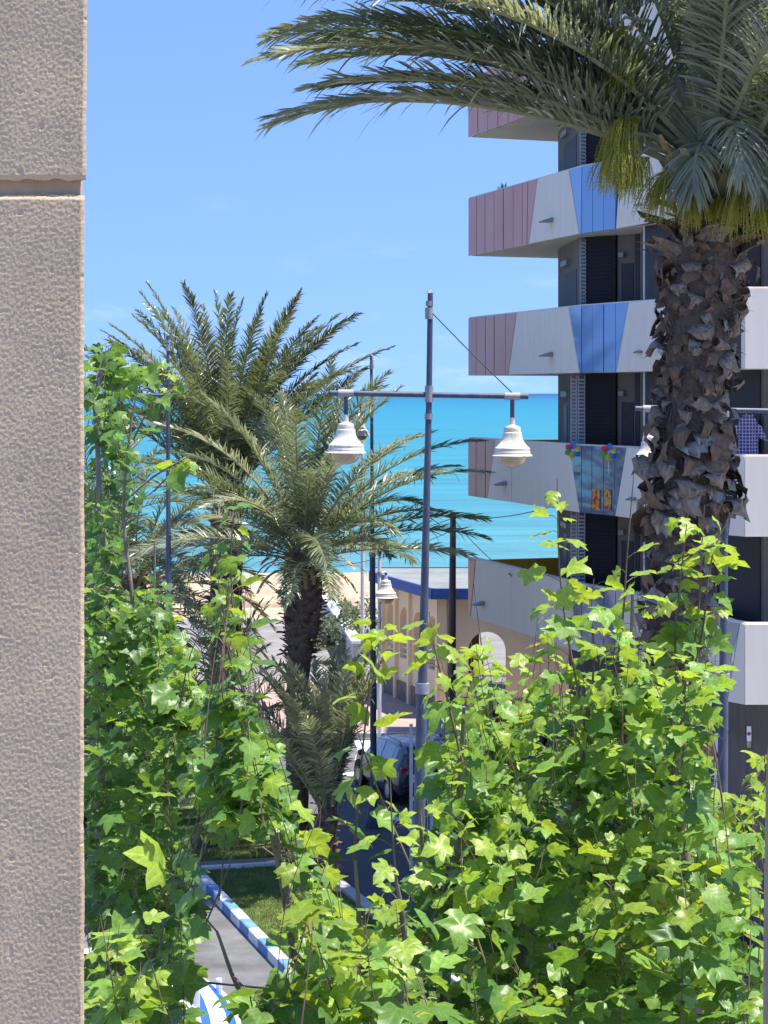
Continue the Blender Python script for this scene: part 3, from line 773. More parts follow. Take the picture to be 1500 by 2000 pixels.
# roof terrace posts
for px in (1186, 1196):
    mb = MB(); q = pp(px, 94.5); mb.box((q.x - 0.05, q.y, ZB[0] + 0.27), (q.x + 0.05, q.y + 0.1, ZROOF + 1)); mb.build('terrace_post', M['taupe'], bld)
mb = MB(); mb.prism([(p.x, p.y) for p in [body[0] + Vector((1.2, -0.6))] + body[2:]], ZROOF + 0.002, ZROOF + 0.35); mb.build('roof_slab', M['white_lining'], bld)
# ground floor openings
g1, g2, g3, g4 = gbody[1:5]
for (a, b, x0, x1, z0, z1, nm, mm) in ((g1, g2, 1150, 1275, 0.14, 2.9, 'garage_door', 'room'), (g2, g3, 1312, 1392, 0.14, 3.0, 'doorway', 'room'), (g3, g4, 1428, 1470, 0.14, 2.85, 'doorway', 'room'), (g3, g4, 1500, 1700, 0.14, 2.8, 'garage_door', 'room')):
    mb = MB(); seg_quad(mb, a, b, x0, x1, z0, z1, 0.02, 0.06); mb.build(nm, M[mm], bld)
# reflection of street posters in the fourth balcony's glass, painted as two flat plates
bal4 = [o for o in bld.children if o.name.startswith('balcony')][4]
M['poster_reflection'] = mat('poster_reflection_paint', (0.45, 0.03, 0.03), (0.80, 0.50, 0.05), 0.5, 9, contrast=(0.46, 0.54), c3=(0.03, 0.03, 0.05))
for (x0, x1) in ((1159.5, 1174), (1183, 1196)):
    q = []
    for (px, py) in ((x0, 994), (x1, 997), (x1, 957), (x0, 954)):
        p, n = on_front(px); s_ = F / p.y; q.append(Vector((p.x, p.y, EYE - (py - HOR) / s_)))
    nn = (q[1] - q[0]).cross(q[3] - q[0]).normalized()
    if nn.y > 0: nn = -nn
    mb = MB(); mb.slabquad(*[p + nn * 0.03 for p in q], nn, 0.006); mb.build('poster_reflection', M['poster_reflection'], bal4)
mb = MB(); q = pp(1400, 109)
mb.tube([(q.x, q.y, 0), (q.x, q.y, EYE - (1432 - HOR) / 109)], 0.045, 10)
mb.build('downpipe', M['white_metal'], bld, smooth=True, auto=40)
# no-parking plate on the ground floor wall
sg = empty('parking_sign', (0, 0, 0)); p, q, n = None, None, None
c0 = at(1460.5, 1431, 107.3); sg.location = (c0.x, c0.y - 0.14, c0.z - 0.14)
tag(sg, 'small white plate with a blue and red round symbol on the dark wall', 'sign')
def disc(mb, c, r, y, n=20):
    mb.add([(c[0] + r * math.cos(2 * math.pi * i / n), y, c[2] + r * math.sin(2 * math.pi * i / n)) for i in range(n)], [tuple(range(n))])
yb = c0.y - 0.14
mb = MB(); mb.box((c0.x - 0.04, yb, c0.z - 0.135), (c0.x + 0.04, yb + 0.012, c0.z + 0.135)); mb.build('plate', M['white_metal'], sg)
for r_, dy, mm in ((0.036, 0.003, 'sign_red'), (0.027, 0.006, 'sign_blue')):
    mb = MB(); disc(mb, c0, r_, yb - dy); mb.build('symbol', M[mm], sg)
mb = MB()
d45 = Matrix.Translation((c0.x, yb - 0.009, c0.z)) @ Matrix.Rotation(R(45), 4, 'Y'); mb.box((-0.03, -0.001, -0.004), (0.03, 0.001, 0.004), d45); mb.build('symbol', M['sign_red'], sg)
mb = MB(); mb.box((c0.x - 0.036, yb + 0.001, c0.z - 0.25), (c0.x + 0.036, yb + 0.012, c0.z - 0.138)); mb.build('lower_plate', M['tan_metal'], sg)
mb = MB(); mb.box((c0.x - 0.01, yb + 0.012, c0.z - 0.2), (c0.x + 0.01, yb + 0.4, c0.z + 0.1)); mb.build('bracket', M['dark_metal'], sg)

# clothes drying on the fourth balcony at the right
def shirt(name, label, c, w, h, mat_, ry, group='clothes on the balcony rail'):
    r = empty(name, c); r.rotation_euler = (0, 0, ry); tag(r, label, 'shirt', group)
    def sheet_pts(outline, y0, seed, nu=12, nv=16):
        mb = MB(); V = []; Fs = []
        for j in range(nv + 1):
            v = j / nv; x0, x1 = outline(v)
            for i in range(nu + 1):
                u = i / nu; x = x0 + (x1 - x0) * u
                bulge = 0.05 * math.sin(math.pi * u) * y0 + 0.014 * math.sin(u * 15 + seed + v * 2) * v
                V.append((x, bulge, -h * v))
        for j in range(nv):
            for i in range(nu):
                Fs.append((j * (nu + 1) + i, j * (nu + 1) + i + 1, (j + 1) * (nu + 1) + i + 1, (j + 1) * (nu + 1) + i))
        mb.local = True; mb.add(V, Fs); return mb
    def out(v):
        if v < 0.14: k = 0.09 + (w / 2 - 0.09) * (v / 0.14) ** 0.8
        else: k = w / 2 * (0.94 + 0.1 * v)
        return -k, k
    mb = MB(); mb.local = True
    for side, sd_ in ((-1, 1), (1, 4)):
        m2 = sheet_pts(out, side, sd_); mb.add(m2.v, m2.f)
    mb.build('body', mat_, r, smooth=True)
    for s in (-1, 1):     # sleeves: flattened cones from the shoulder
        mb = MB(); mb.local = True
        V = []
        for j in range(6):
            t = j / 5; cx = s * (w / 2 - 0.03 + 0.14 * t); cz = -0.13 - 0.30 * t; rr = 0.105 - 0.008 * t
            for i in range(10):
                a = 2 * math.pi * i / 10
                V.append((cx + rr * math.cos(a) * 0.92, 0.045 * math.sin(a), cz + rr * math.cos(a) * -0.35 * s))
        mb.add(V, [(j * 10 + i, j * 10 + (i + 1) % 10, (j + 1) * 10 + (i + 1) % 10, (j + 1) * 10 + i) for j in range(5) for i in range(10)])
        mb.build('sleeve', mat_, r, smooth=True)
    mb = MB(); mb.local = True
    mb.tube([(-0.09, 0, 0.0), (-0.05, -0.04, 0.035), (0, -0.055, 0.0), (0.05, -0.04, 0.035), (0.09, 0, 0.0)], 0.02, 6); mb.build('collar', mat_, r, smooth=True)
    mb = MB(); mb.local = True
    mb.tube([(0, 0, -0.02), (0, 0, 0.06), (0.02, 0, 0.085), (0.0, 0, 0.105), (-0.02, 0, 0.085)], 0.005, 5); mb.build('hanger_hook', M['dark_metal'], r)
    return r
SR = 108.0
c = at(1461, 813, SR); shirt('plaid_shirt', 'blue and white plaid shirt hanging on the balcony clothes rail', c, 0.36, 0.70, M['plaid'], R(8))
c = at(1480, 815, 106.5); shirt('patterned_shirt', 'dark patterned shirt hanging behind the plaid shirt', c, 0.34, 0.76, M['shirt_flower'], R(75))
c = at(1474, 818, 107.2); shirt('blue_shirt', 'plain dark blue garment between the plaid and the patterned shirts', c, 0.30, 0.80, M['shirt_dark'], R(70))
rl = empty('clothes_rail', at(1492, 802, SR)); tag(rl, 'white clothes rail fixed to the balcony pillar above the shirts', 'rail')
mb = MB(); mb.tube([at(1453, 802, SR), at(1497, 802, 107)], 0.013, 8); mb.build('rod', M['white_metal'], rl)
mb = MB(); q = at(1494, 803, 107); mb.cbox(q, (0.07, 0.07, 0.07)); mb.build('wall_bracket', M['white_metal'], rl)
mb = MB(); q = at(1494, 803, 107); mb.box((q.x - 0.015, q.y, q.z - 0.015), (q.x + 0.015, q.y + 0.4, q.z + 0.015)); mb.build('wall_arm', M['white_metal'], rl)
# toy pinwheels on the same balcony
for (px, lab) in ((1129, 'colourful pinwheel at the corner of the balcony beside the louvred shutter'), (1199, 'colourful pinwheel at the mirrored balcony panels nearest the palm trunk')):
    p, n = on_front(px); c = Vector((p.x, p.y, EYE - (882 - HOR) / 95.0)) + Vector((n.x, n.y, 0)) * 0.12
    r = empty('pinwheel', c); tag(r, lab, 'pinwheel', 'pinwheels on the balcony')
    for i, mm in enumerate(('ball_yellow', 'ball_blue', 'ball_red', 'ball_green', 'ball_yellow', 'ball_blue')):
        a = i * math.pi / 3 + 0.4; mb = MB()
        V = []
        for t in range(5):
            for u in range(4):
                rr = 0.03 + 0.15 * t / 4; wv = 0.075 * math.sin(math.pi * (t + 0.6) / 5) * (u / 3 - 0.5) * 2
                V.append((c.x + rr * math.cos(a) - wv * math.sin(a), c.y - 0.03 - 0.05 * math.sin(math.pi * t / 4) * (1 - u / 3), c.z + rr * math.sin(a) + wv * math.cos(a)))
        mb.add(V, [(t * 4 + u, t * 4 + u + 1, t * 4 + u + 5, t * 4 + u + 4) for t in range(4) for u in range(3)])
        mb.build('vane', M[mm], r, smooth=True)
    mb = MB(); mb.tube([c + Vector((0, 0, -0.45)), c + Vector((0, 0, 0))], 0.008, 6); mb.build('stick', M['white_metal'], r)
    mb = MB(); mb.tube([c + Vector((0, 0.0, -0.1)), c + Vector((-n.x * 0.2, -n.y * 0.2, -0.1))], 0.008, 6); mb.build('clip', M['white_metal'], r)

# ------------------------------------------------------------------ pavilion by the sea
pav = empty('pavilion', (3, 78, 0.12)); tag(pav, 'cream arcaded pavilion with flat grey roof and blue fascia by the sea', 'building')
ZR = 4.0
n_ = Vector((1.55, 74.0)); w_ = Vector((-0.50, 81.2)); e_ = Vector((9.5, 73.6)); ne = Vector((9.5, 83.2)); nw = Vector((-0.4, 83.0))
cen = Vector((4.5, 79))
def shrink(p, k): return p + (cen - p).normalized() * k
mb = MB(); mb.prism([(p.x, p.y) for p in (n_, e_, ne, nw, w_)], ZR + 0.002, ZR + 0.30); mb.build('roof', M['roof'], pav)
mb = MB()
rp = [n_, e_, ne, nw, w_]
for i in range(5):
    a, b = rp[i], rp[(i + 1) % 5]; d = (b - a).normalized(); nn = Vector((d.y, -d.x))
    mb.slabquad((a.x + nn.x * .04, a.y + nn.y * .04, ZR - 0.02), (b.x + nn.x * .04, b.y + nn.y * .04, ZR - 0.02), (b.x + nn.x * .04, b.y + nn.y * .04, ZR + 0.33), (a.x + nn.x * .04, a.y + nn.y * .04, ZR + 0.33), (nn.x, nn.y, 0), 0.1)
mb.build('fascia', M['fascia'], pav)
def arcade(a, b, bays, sill, spring, oh, thick, nm):
    """wall a-b with arched openings; bays: list of (centre, half width) along the wall"""
    d = (b - a); L = d.length; d.normalize(); nin = Vector((-d.y, d.x))
    if nin.dot(cen - a) < 0: nin = -nin
    k = (nin.x * thick, nin.y * thick, 0)
    P = lambda u, z: (a.x + d.x * u, a.y + d.y * u, z)
    mb = MB(); edges = [0.0]
    for i, (c, hw) in enumerate(bays):
        right = (c + bays[i + 1][0]) / 2 if i < len(bays) - 1 else L
        left = edges[-1]
        mb.ngon_ext([P(left, 0.12), P(right, 0.12), P(right, sill), P(left, sill)], k)
        mb.ngon_ext([P(left, sill), P(c - hw, sill), P(c - hw, spring), P(left, spring)], k)
        mb.ngon_ext([P(c + hw, sill), P(right, sill), P(right, spring), P(c + hw, spring)], k)
        # arch head in vertical strips so every piece is convex
        N = 10; us = [left] + [c - hw * math.cos(math.pi * j / N) for j in range(N + 1)] + [right]
        for j in range(len(us) - 1):
            zz = []
            for u in (us[j], us[j + 1]):
                t = (u - c) / hw
                zz.append(spring + hw * math.sqrt(max(0, 1 - t * t)) if abs(t) <= 1 else spring)
            mb.ngon_ext([P(us[j], zz[0]), P(us[j + 1], zz[1]), P(us[j + 1], oh), P(us[j], oh)], k)
        edges.append(right)
    o = mb.build(nm, M['cream'], pav)
    for i, (c, hw) in enumerate(bays):
        r = MB()
        for z in (sill + 0.12, sill + 0.34, sill + 0.56):
            x0, x1 = P(c - hw - 0.02, z), P(c + hw + 0.02, z)
            off = Vector((nin.x, nin.y, 0)) * (thick * 0.3)
            r.tube([Vector(x0) + off, Vector(x1) + off], 0.03, 6)
        r.build('railing', M['white_metal'], pav)
    for i in range(len(edges)):
        u = min(max(edges[i], 0.09), L - 0.09); q = MB()
        pts = [P(u - 0.11, 0.12), P(u + 0.11, 0.12), P(u + 0.11, oh), P(u - 0.11, oh)]
        q.ngon_ext(pts, (-nin.x * 0.13, -nin.y * 0.13, 0)); q.build('pilaster', M['cream'], pav)
    q = MB(); q.ngon_ext([P(0.02, 0.12), P(L - 0.02, 0.12), P(L - 0.02, 0.75), P(0.02, 0.75)], (-nin.x * 0.05, -nin.y * 0.05, 0)); q.build('plinth', M['plinth'], pav)
wi, ni, ei, nei = shrink(w_, 0.55), shrink(n_, 0.55), shrink(e_, 0.55), shrink(ne, 0.55)
Lw = (ni - wi).length
arcade(wi, ni, [(Lw * (0.13 + 0.247 * i), 0.56) for i in range(4)], 1.55, 2.75, ZR, 0.45, 'arcade_wall')
arcade(ni, ei, [(1.5, 0.6)], 0.9, 2.3, ZR, 0.35, 'arcade_wall')
q = at(926, 1260, 60); mb = MB(); mb.box((q.x - 0.2, 75.4, 0.12), (q.x + 0.18, 75.75, ZR)); mb.build('column', M['brown_post'], pav)
mb = MB(); mb.prism([(p.x, p.y) for p in [shrink(p, 0.6) for p in (n_, e_, ne, nw, w_)]], 0.125, 0.2); mb.build('floor', M['plinth'], pav)

# ------------------------------------------------------------------ street lamps
def bell_lamp(root, c, k=1.0, stem=0.23):
    """c: point on the arm; the bell hangs below"""
    u = k / 160.0
    mb = MB(); mb.tube([c + Vector((0, 0, 0)), c + Vector((0, 0, -stem))], 4.3 * u, 10); mb.build('stem', M['lamp_blue'], root, smooth=True, auto=40)
    z0 = c.z - stem
    prof = [(5.2, 0), (5.6, -14), (9, -16), (15.5, -18.5), (16.5, -22), (16.5, -28), (18.5, -30), (19, -35), (20.5, -42), (24, -49), (29.5, -55.5), (33.5, -58.5), (34.5, -59.5), (34.5, -66), (35.8, -67), (36, -71.5), (39.5, -74), (39.8, -75.5), (30, -73.5)]
    mb = MB(); mb.lathe([(r * u, z * u) for r, z in prof], (c.x, c.y, z0), 28)
    sh = mb.build('lamp_shade', M['lamp_white'], root, smooth=True, auto=35)
    prof = [(29.5, -73.5), (29, -78), (26.5, -84), (22, -90), (15, -94.5), (7, -97), (0.6, -97.6)]
    mb = MB(); mb.lathe([(r * u, z * u) for r, z in prof], (c.x, c.y, z0), 28)
    mb.build('globe', M['globe'], root, smooth=True, auto=50)
def lamp_post(label, top, armpt, mid, collar_z, s, rot, arms=(-1, 1), wire=False):
    """twin-arm lamp: top point, arm point (where the cross bar meets the post)"""
    r = empty('street_lamp', (mid.x, mid.y, 0)); tag(r, label, 'street lamp', 'street lamps')
    base = Vector((mid.x, mid.y, 0))
    def on(z):
        t = (z - collar_z) / max(0.01, armpt.z - collar_z)
        return Vector((base.x + (armpt.x - base.x) * min(1.0, z / armpt.z), base.y, z))
    mb = MB(); mb.tube([on(collar_z), on(armpt.z - 1.5), on(armpt.z), Vector((top.x, base.y, top.z))], [0.058, 0.043, 0.037, 0.033], 14); mb.build('upper_pole', M['lamp_blue'], r, smooth=True, auto=40)
    mb = MB(); mb.tube([on(0), on(collar_z)], [0.085, 0.068], 14); mb.build('lower_pole', M['lamp_blue'], r, smooth=True, auto=40)
    for z, h, rr in ((collar_z - 0.03, 0.13, 0.085), (armpt.z - 0.09, 0.20, 0.052), (armpt.z - 0.30, 0.07, 0.05), (top.z - 0.32, 0.14, 0.05), (top.z - 0.16, 0.06, 0.042)):
        mb = MB(); mb.tube([on(z), on(z + h)], rr, 14); mb.build('collar', M['lamp_grey'], r, smooth=True, auto=40)
    mb = MB(); mb.tube([on(top.z - 0.005), on(top.z + 0.03)], [0.034, 0.018], 12); mb.build('cap', M['lamp_grey'], r, smooth=True, auto=40)
    mb = MB(); mb.tube([on(0.0), on(0.06), on(0.5), on(0.55)], [0.2, 0.2, 0.14, 0.09], 16); mb.build('base', M['lamp_blue'], r, smooth=True, auto=40)
    dv = Vector((math.cos(rot), math.sin(rot), -0.018))
    ap = on(armpt.z)
    mb = MB(); mb.tube([ap - dv * (1.21 if -1 in arms else 0.12), ap + dv * (1.21 if 1 in arms else 0.12)], 0.034, 12); mb.build('cross_arm', M['lamp_blue'], r, smooth=True, auto=40)
    for sgn in arms:
        q = ap + dv * (1.015 * sgn)
        mb = MB(); mb.tube([q - dv * 0.095, q + dv * 0.095], 0.047, 12); mb.build('clamp', M['lamp_grey'], r, smooth=True, auto=40)
        bell_lamp(r, q + Vector((0, 0, -0.03)))
    if wire:
        q0 = on(top.z - 0.25) + Vector((0.04, -0.02, 0)); q1 = ap + dv * 1.015 + Vector((0, 0, 0.04))
        mb = MB(); mb.tube([q0, q0.lerp(q1, 0.5) + Vector((0, 0, -0.012)), q1], 0.0075, 6); mb.build('stay_cable', M['green_cable'], r)
    return r
top = at(840.5, 572, 160); arm = at(838, 771, 160); mid = at(799, 1500, 160)
lamp_post('twin arm blue lamp post with white bell shades and green stay cable, nearest the camera', top, arm, mid, EYE - (1350 - HOR) / 160, 160, R(-1), wire=True)
top = at(1420, 612, 146); arm = at(1417, 801, 146); mid = at(1405, 1500, 146)
lamp_post('twin arm lamp post mostly hidden behind the large palm trunk at the right', top, arm, mid, EYE - (1330 - HOR) / 146, 146, R(2))
top = at(328, 655, 94); arm = at(328, 772, 94); mid = at(331, 1500, 94)
lamp_post('lamp post at the left behind the leafy branches and palm', top, arm, mid, EYE - (1150 - HOR) / 94, 94, R(6), arms=(-1,))
top = at(725, 695, 80); arm = at(726, 792, 80); mid = at(730, 1500, 80)
lamp_post('distant lamp post between the middle palm and the near lamp', top, arm, mid, EYE - (1085 - HOR) / 80, 80, R(107), arms=(1,))
# white mast with a single bell lamp
wm = empty('white_lamp_mast', at(741, 1764, 64)); wm.location.z = 0; tag(wm, 'slim white mast with one bell lamp in front of the pavilion', 'street lamp')
q = at(741, 1066, 64)
mb = MB(); mb.tube([(q.x, q.y, 0), (q.x, q.y, q.z - 0.5), (q.x, q.y, q.z)], [0.065, 0.052, 0.03], 12); mb.build('mast', M['white_metal'], wm, smooth=True, auto=40)
for z in (q.z - 0.9, q.z - 0.3):
    mb = MB(); mb.tube([(q.x, q.y, z), (q.x, q.y, z + 0.12)], 0.07, 12); mb.build('collar', M['lamp_grey'], wm, smooth=True, auto=40)
mb = MB(); mb.tube([(q.x, q.y, q.z - 0.84), (q.x + 0.2, q.y, q.z - 0.8), (q.x + 0.2, q.y, q.z - 0.88)], 0.028, 8); mb.build('arm', M['white_metal'], wm)
bell_lamp(wm, Vector((q.x + 0.2, q.y, q.z - 0.82)), 1.45, 0.08)
# white pole with flood light
fp = empty('floodlight_pole', at(708, 1300, 62)); fp.location.z = 0; tag(fp, 'white pole with a small white camera head behind the near lamp shade', 'pole')
q = at(708, 832, 62)
mb = MB(); mb.tube([(q.x, q.y, 0), (q.x, q.y, q.z)], [0.07, 0.05], 12); mb.build('pole', M['white_metal'], fp, smooth=True, auto=40)
Mx = Matrix.Translation(q + Vector((-0.06, 0, 0.22))) @ Matrix.Rotation(R(14), 4, 'Y')
mb = MB(); mb.bbox((-0.24, -0.1, -0.11), (0.2, 0.1, 0.11), 0.03, Mx); mb.build('camera_head', M['white_metal'], fp)
mb = MB(); mb.box((0.201, -0.06, -0.06), (0.215, 0.06, 0.06), Mx); mb.build('lens', M['dark_metal'], fp)
mb = MB(); mb.tube([q, q + Vector((0, 0, 0.14))], 0.03, 8); mb.build('bracket', M['white_metal'], fp)
# timber pole and its cables
wp = empty('timber_pole', at(883, 1455, 65)); wp.location.z = 0; tag(wp, 'dark weathered timber utility pole beside the pavilion roof', 'pole')
q = at(885, 1000, 65)
mb = MB(); mb.tube([(q.x - 0.06, q.y, 0), (q.x - 0.03, q.y, 3.5), (q.x, q.y, q.z)], [0.14, 0.115, 0.085], 12); mb.build('pole', M['wood_pole'], wp, smooth=True, auto=40)
for dz in (0.15, 0.5):
    mb = MB(); mb.tube([(q.x - 0.14, q.y - 0.08, q.z - dz), (q.x + 0.14, q.y - 0.08, q.z - dz)], 0.022, 6); mb.build('bracket', M['dark_metal'], wp)
def cable(name, label, a, b, sag, rad, m='cable', n=14):
    mb = MB(); pts = []
    for i in range(n + 1):
        t = i / n; p = a.lerp(b, t); p.z -= sag * 4 * t * (1 - t); pts.append(p)
    mb.tube(pts, rad, 5)
    tag(mb.build(name, M[m], smooth=True), label, 'cable', 'overhead cables')
cable('cable', 'thin black cable running right from timber pole to the apartment block', at(886, 1010, 65), at(1092, 985, 84), 0.15, 0.013)
cable('cable', 'thin black cable dropping from timber pole to the lowest visible balcony', at(887, 1015, 65), at(1000, 1125, 86), 0.12, 0.011)
cable('cable', 'thin black cable from timber pole leftwards past the middle palm', at(884, 1012, 65), at(560, 1075, 60), 0.25, 0.010)
cable('cable', 'second thin cable from timber pole leftwards just under the first', at(884, 1035, 65), at(560, 1110, 60), 0.35, 0.010)
cable('cable', 'black cable crossing the leaves at the bottom left', at(120, 1888, 300), at(1560, 1985, 330), 0.06, 0.0075)
cable('cable', 'thin black cable crossing the leaves at the lower right', at(900, 1890, 200), at(1700, 1905, 200), 0.08, 0.006)

# white frame gate near the car
gt = empty('white_gate_frame', ground_at(820, 1700)); tag(gt, 'white tubular gate frame standing behind the near lamp post', 'gate')
for px in (803, 843):
    a = ground_at(px, 1700); mb = MB(); mb.box((a.x - 0.04, a.y - 0.04, 0), (a.x + 0.04, a.y + 0.04, 3.25)); mb.build('post', M['white_metal'], gt)
a, b = ground_at(803, 1700), ground_at(843, 1700)
for z in (1.55, 1.95, 2.05):
    mb = MB(); mb.box((a.x + 0.041, a.y - 0.03, z), (b.x - 0.041, a.y + 0.03, z + 0.07)); mb.build('rail', M['alu'], gt)
for i in range(4):
    x = a.x + (b.x - a.x) * (i + 1) / 5; mb = MB(); mb.box((x - 0.012, a.y - 0.012, 0.3), (x + 0.012, a.y + 0.012, 1.549)); mb.build('bar', M['alu'], gt)
bp_ = empty('barrier_post', ground_at(868, 1590)); tag(bp_, 'short red and white striped barrier post behind the leaves', 'post')
q = ground_at(868, 1590)
for i in range(7):
    mb = MB(); mb.tube([(q.x, q.y, i * 0.16), (q.x, q.y, i * 0.16 + 0.159)], 0.06, 10); mb.build('stripe', M['sign_red'] if i % 2 else M['white_metal'], bp_, smooth=True, auto=40)

# ------------------------------------------------------------------ cars
def make_car(label, loc, heading, paint, L=4.3, W=1.76, H=1.52, van=False):
    r = empty('parked_car', loc, heading); tag(r, label, 'car', 'parked cars')
    # stations along the length (x forward): x, sill z, belt z, roof z, half width, roof half width
    st_ = [(-0.50, 0.45, 0.78, 0.86, 0.80, 0.70), (-0.475, 0.30, 0.88, 0.97, 0.95, 0.80), (-0.44, 0.26, 0.93, 1.30 if not van else 1.45, 0.98, 0.74), (-0.39, 0.24, 0.94, H - 0.05, 0.99, 0.72), (-0.30, 0.22, 0.94, H, 1.0, 0.71),
           (-0.10, 0.21, 0.935, H + 0.01, 1.0, 0.71), (0.06, 0.21, 0.92, H - 0.03, 1.0, 0.70), (0.14, 0.21, 0.91, H - 0.13, 1.0, 0.69), (0.27, 0.22, 0.90, 0.97, 0.99, 0.76), (0.38, 0.23, 0.83, 0.88, 0.97, 0.74), (0.455, 0.26, 0.72, 0.77, 0.90, 0.66), (0.495, 0.34, 0.58, 0.64, 0.74, 0.55), (0.50, 0.42, 0.50, 0.56, 0.66, 0.50)]
    rings = []
    for (x, zs, zb, zr, hw, rw) in st_:
        X = x * L; w = hw * W / 2; wr = rw * W / 2
        rings.append([(X, -w * 0.9, zs), (X, -w, zs + 0.16), (X, -w * 1.0, (zs + zb) / 2 + 0.1), (X, -w * 0.965, zb), (X, -wr, zr - 0.03), (X, -wr * 0.82, zr), (X, 0, zr + 0.025), (X, wr * 0.82, zr), (X, wr, zr - 0.03), (X, w * 0.965, zb), (X, w, (zs + zb) / 2 + 0.1), (X, w, zs + 0.16), (X, w * 0.9, zs)])
    mb = MB(); mb.local = True; n = 13
    V = [p for q in rings for p in q]
    Fs = [(i * n + j, i * n + (j + 1) % n, (i + 1) * n + (j + 1) % n, (i + 1) * n + j) for i in range(len(rings) - 1) for j in range(n)]
    Fs += [tuple(range(n)), tuple(reversed(range((len(rings) - 1) * n, len(rings) * n)))]
    mb.add(V, [tuple(reversed(f)) for f in Fs]); body = mb.build('body', paint, r, smooth=True, auto=32)
    def lerp(a, b, t): return tuple(a[i] + (b[i] - a[i]) * t for i in range(3))
    def sidepane(i0, t0, i1, t1, nm):
        """glass between belt and roof, station i0..i1 on both sides"""
        for lo, hi, sg in ((3, 4, -1), (9, 8, 1)):
            mbp = MB(); mbp.local = True
            P = lambda i, t: Vector(lerp(rings[i][lo], rings[i][hi], t)) + Vector((0, sg * 0.008, 0.003))
            pts_lo = [P(i, 0.10) for i in range(i0, i1 + 1)]; pts_hi = [P(i, 0.90) for i in range(i0, i1 + 1)]
            pts_lo[0] = pts_lo[0].lerp(pts_lo[1], t0); pts_hi[0] = pts_hi[0].lerp(pts_hi[1], t0)
            pts_lo[-1] = pts_lo[-1].lerp(pts_lo[-2], t1); pts_hi[-1] = pts_hi[-1].lerp(pts_hi[-2], t1)
            m = len(pts_lo)
            mbp.add(pts_lo + pts_hi, [((j, j + 1, m + j + 1, m + j) if sg < 0 else (m + j, m + j + 1, j + 1, j)) for j in range(m - 1)])
            mbp.build('side_window', M['car_glass'], r)
    sidepane(3, 0.25, 4, 0.06, 'w'); sidepane(4, 0.0, 5, 0.06, 'w'); sidepane(5, 0.0, 8, 0.35, 'w')
    for i0, i1, nm in ((7, 8, 'windscreen'), (2, 3, 'rear_window')):
        mbp = MB(); mbp.local = True
        a, b = rings[i0], rings[i1]
        off = Vector((0.006 if i1 > 5 else -0.008, 0, 0.01))
        idx = [4, 5, 6, 7, 8]
        mbp.add([Vector(lerp(a[j], b[j], 0.08)) * 1 + off for j in idx] + [Vector(lerp(a[j], b[j], 0.92)) + off for j in idx], [(j, j + 1, 6 + j, 5 + j) for j in range(4)])
        mbp.build(nm, M['car_glass'], r)
    for x in (-0.30 * L, 0.31 * L):
        for s in (-1, 1):
            y = s * (W / 2 - 0.10)
            mbp = MB(); mbp.local = True
            arch = [(x + 0.39 * math.cos(a), s * (W / 2 + 0.004), 0.33 + 0.39 * math.sin(a)) for a in [math.pi * k / 10 for k in range(11)]]
            arch += [(x - 0.39, s * (W / 2 + 0.004), 0.2), (x + 0.39, s * (W / 2 + 0.004), 0.2)]
            mbp.ngon_ext(arch, (0, -s * 0.05, 0)); mbp.build('wheel_arch', M['rubber'], r)
            Rm = Matrix.Translation((x, y, 0.325)) @ Matrix.Rotation(R(90) * -s, 4, 'X')
            mbp = MB(); mbp.local = True
            tmp = MB(); tmp.lathe([(0.20, -0.10), (0.29, -0.115), (0.32, -0.09), (0.325, 0.06), (0.315, 0.115), (0.27, 0.125), (0.21, 0.12)], n=26)
            mbp.add([Rm @ Vector(p) for p in tmp.v], tmp.f); wh = mbp.build('wheel', M['rubber'], r, smooth=True, auto=40)
            mbp = MB(); mbp.local = True
            tmp = MB(); tmp.lathe([(0.205, 0.09), (0.205, 0.124), (0.185, 0.118), (0.06, 0.127), (0.0, 0.13)], n=20)
            mbp.add([Rm @ Vector(p) for p in tmp.v], tmp.f); mbp.build('rim', M['alu'], wh, smooth=True, auto=40)
    for s in (-1, 1):
        mbp = MB(); mbp.local = True
        mbp.bbox((0.16 * L, s * (W / 2 + 0.10) - 0.09, 0.92), (0.16 * L + 0.13, s * (W / 2 + 0.10) + 0.09, 1.07), 0.03); mbp.build('mirror', M['car_black'], r)
        mbp = MB(); mbp.local = True
        mbp.tube([(-0.36 * L, s * W * 0.34, H - 0.03), (-0.33 * L, s * W * 0.34, H + 0.055), (0.0, s * W * 0.34, H + 0.065), (0.04 * L, s * W * 0.34, H - 0.01)], 0.018, 6); mbp.build('roof_rail', M['car_black'], r)
        mbp = MB(); mbp.local = True
        mbp.bbox((-0.487 * L, s * W * 0.40 - 0.10, 0.66), (-0.455 * L, s * W * 0.40 + 0.075, 1.0), 0.02); mbp.build('tail_light', M['red_lens'], r)
        mbp = MB(); mbp.local = True
        mbp.bbox((0.44 * L, s * W * 0.36 - 0.16, 0.60), (0.472 * L, s * W * 0.36 + 0.10, 0.74), 0.02); mbp.build('headlight', M['clear_lens'], r)
        for x in (0.03, -0.16):
            mbp = MB(); mbp.local = True
            mbp.bbox((x * L - 0.1, s * (W / 2 + 0.005) - 0.012, 0.80), (x * L + 0.06, s * (W / 2 + 0.005) + 0.012, 0.83), 0.006); mbp.build('door_handle', M['car_black'], r)
    mbp = MB(); mbp.local = True; mbp.bbox((-0.515 * L, -W * 0.42, 0.36), (-0.49 * L, W * 0.42, 0.56), 0.02); mbp.build('bumper', M['car_black'], r)
    mbp = MB(); mbp.local = True; mbp.box((-0.513 * L, -0.26, 0.68), (-0.50 * L, 0.26, 0.79)); mbp.build('number_plate', M['white_metal'], r)
    return r
hd = math.atan2(UA.y, UA.x)
make_car('silver grey estate car with roof rails parked beside the dashed line', Vector((0.55, 61.2, 0.006)), hd + R(2), M['car_silver'])
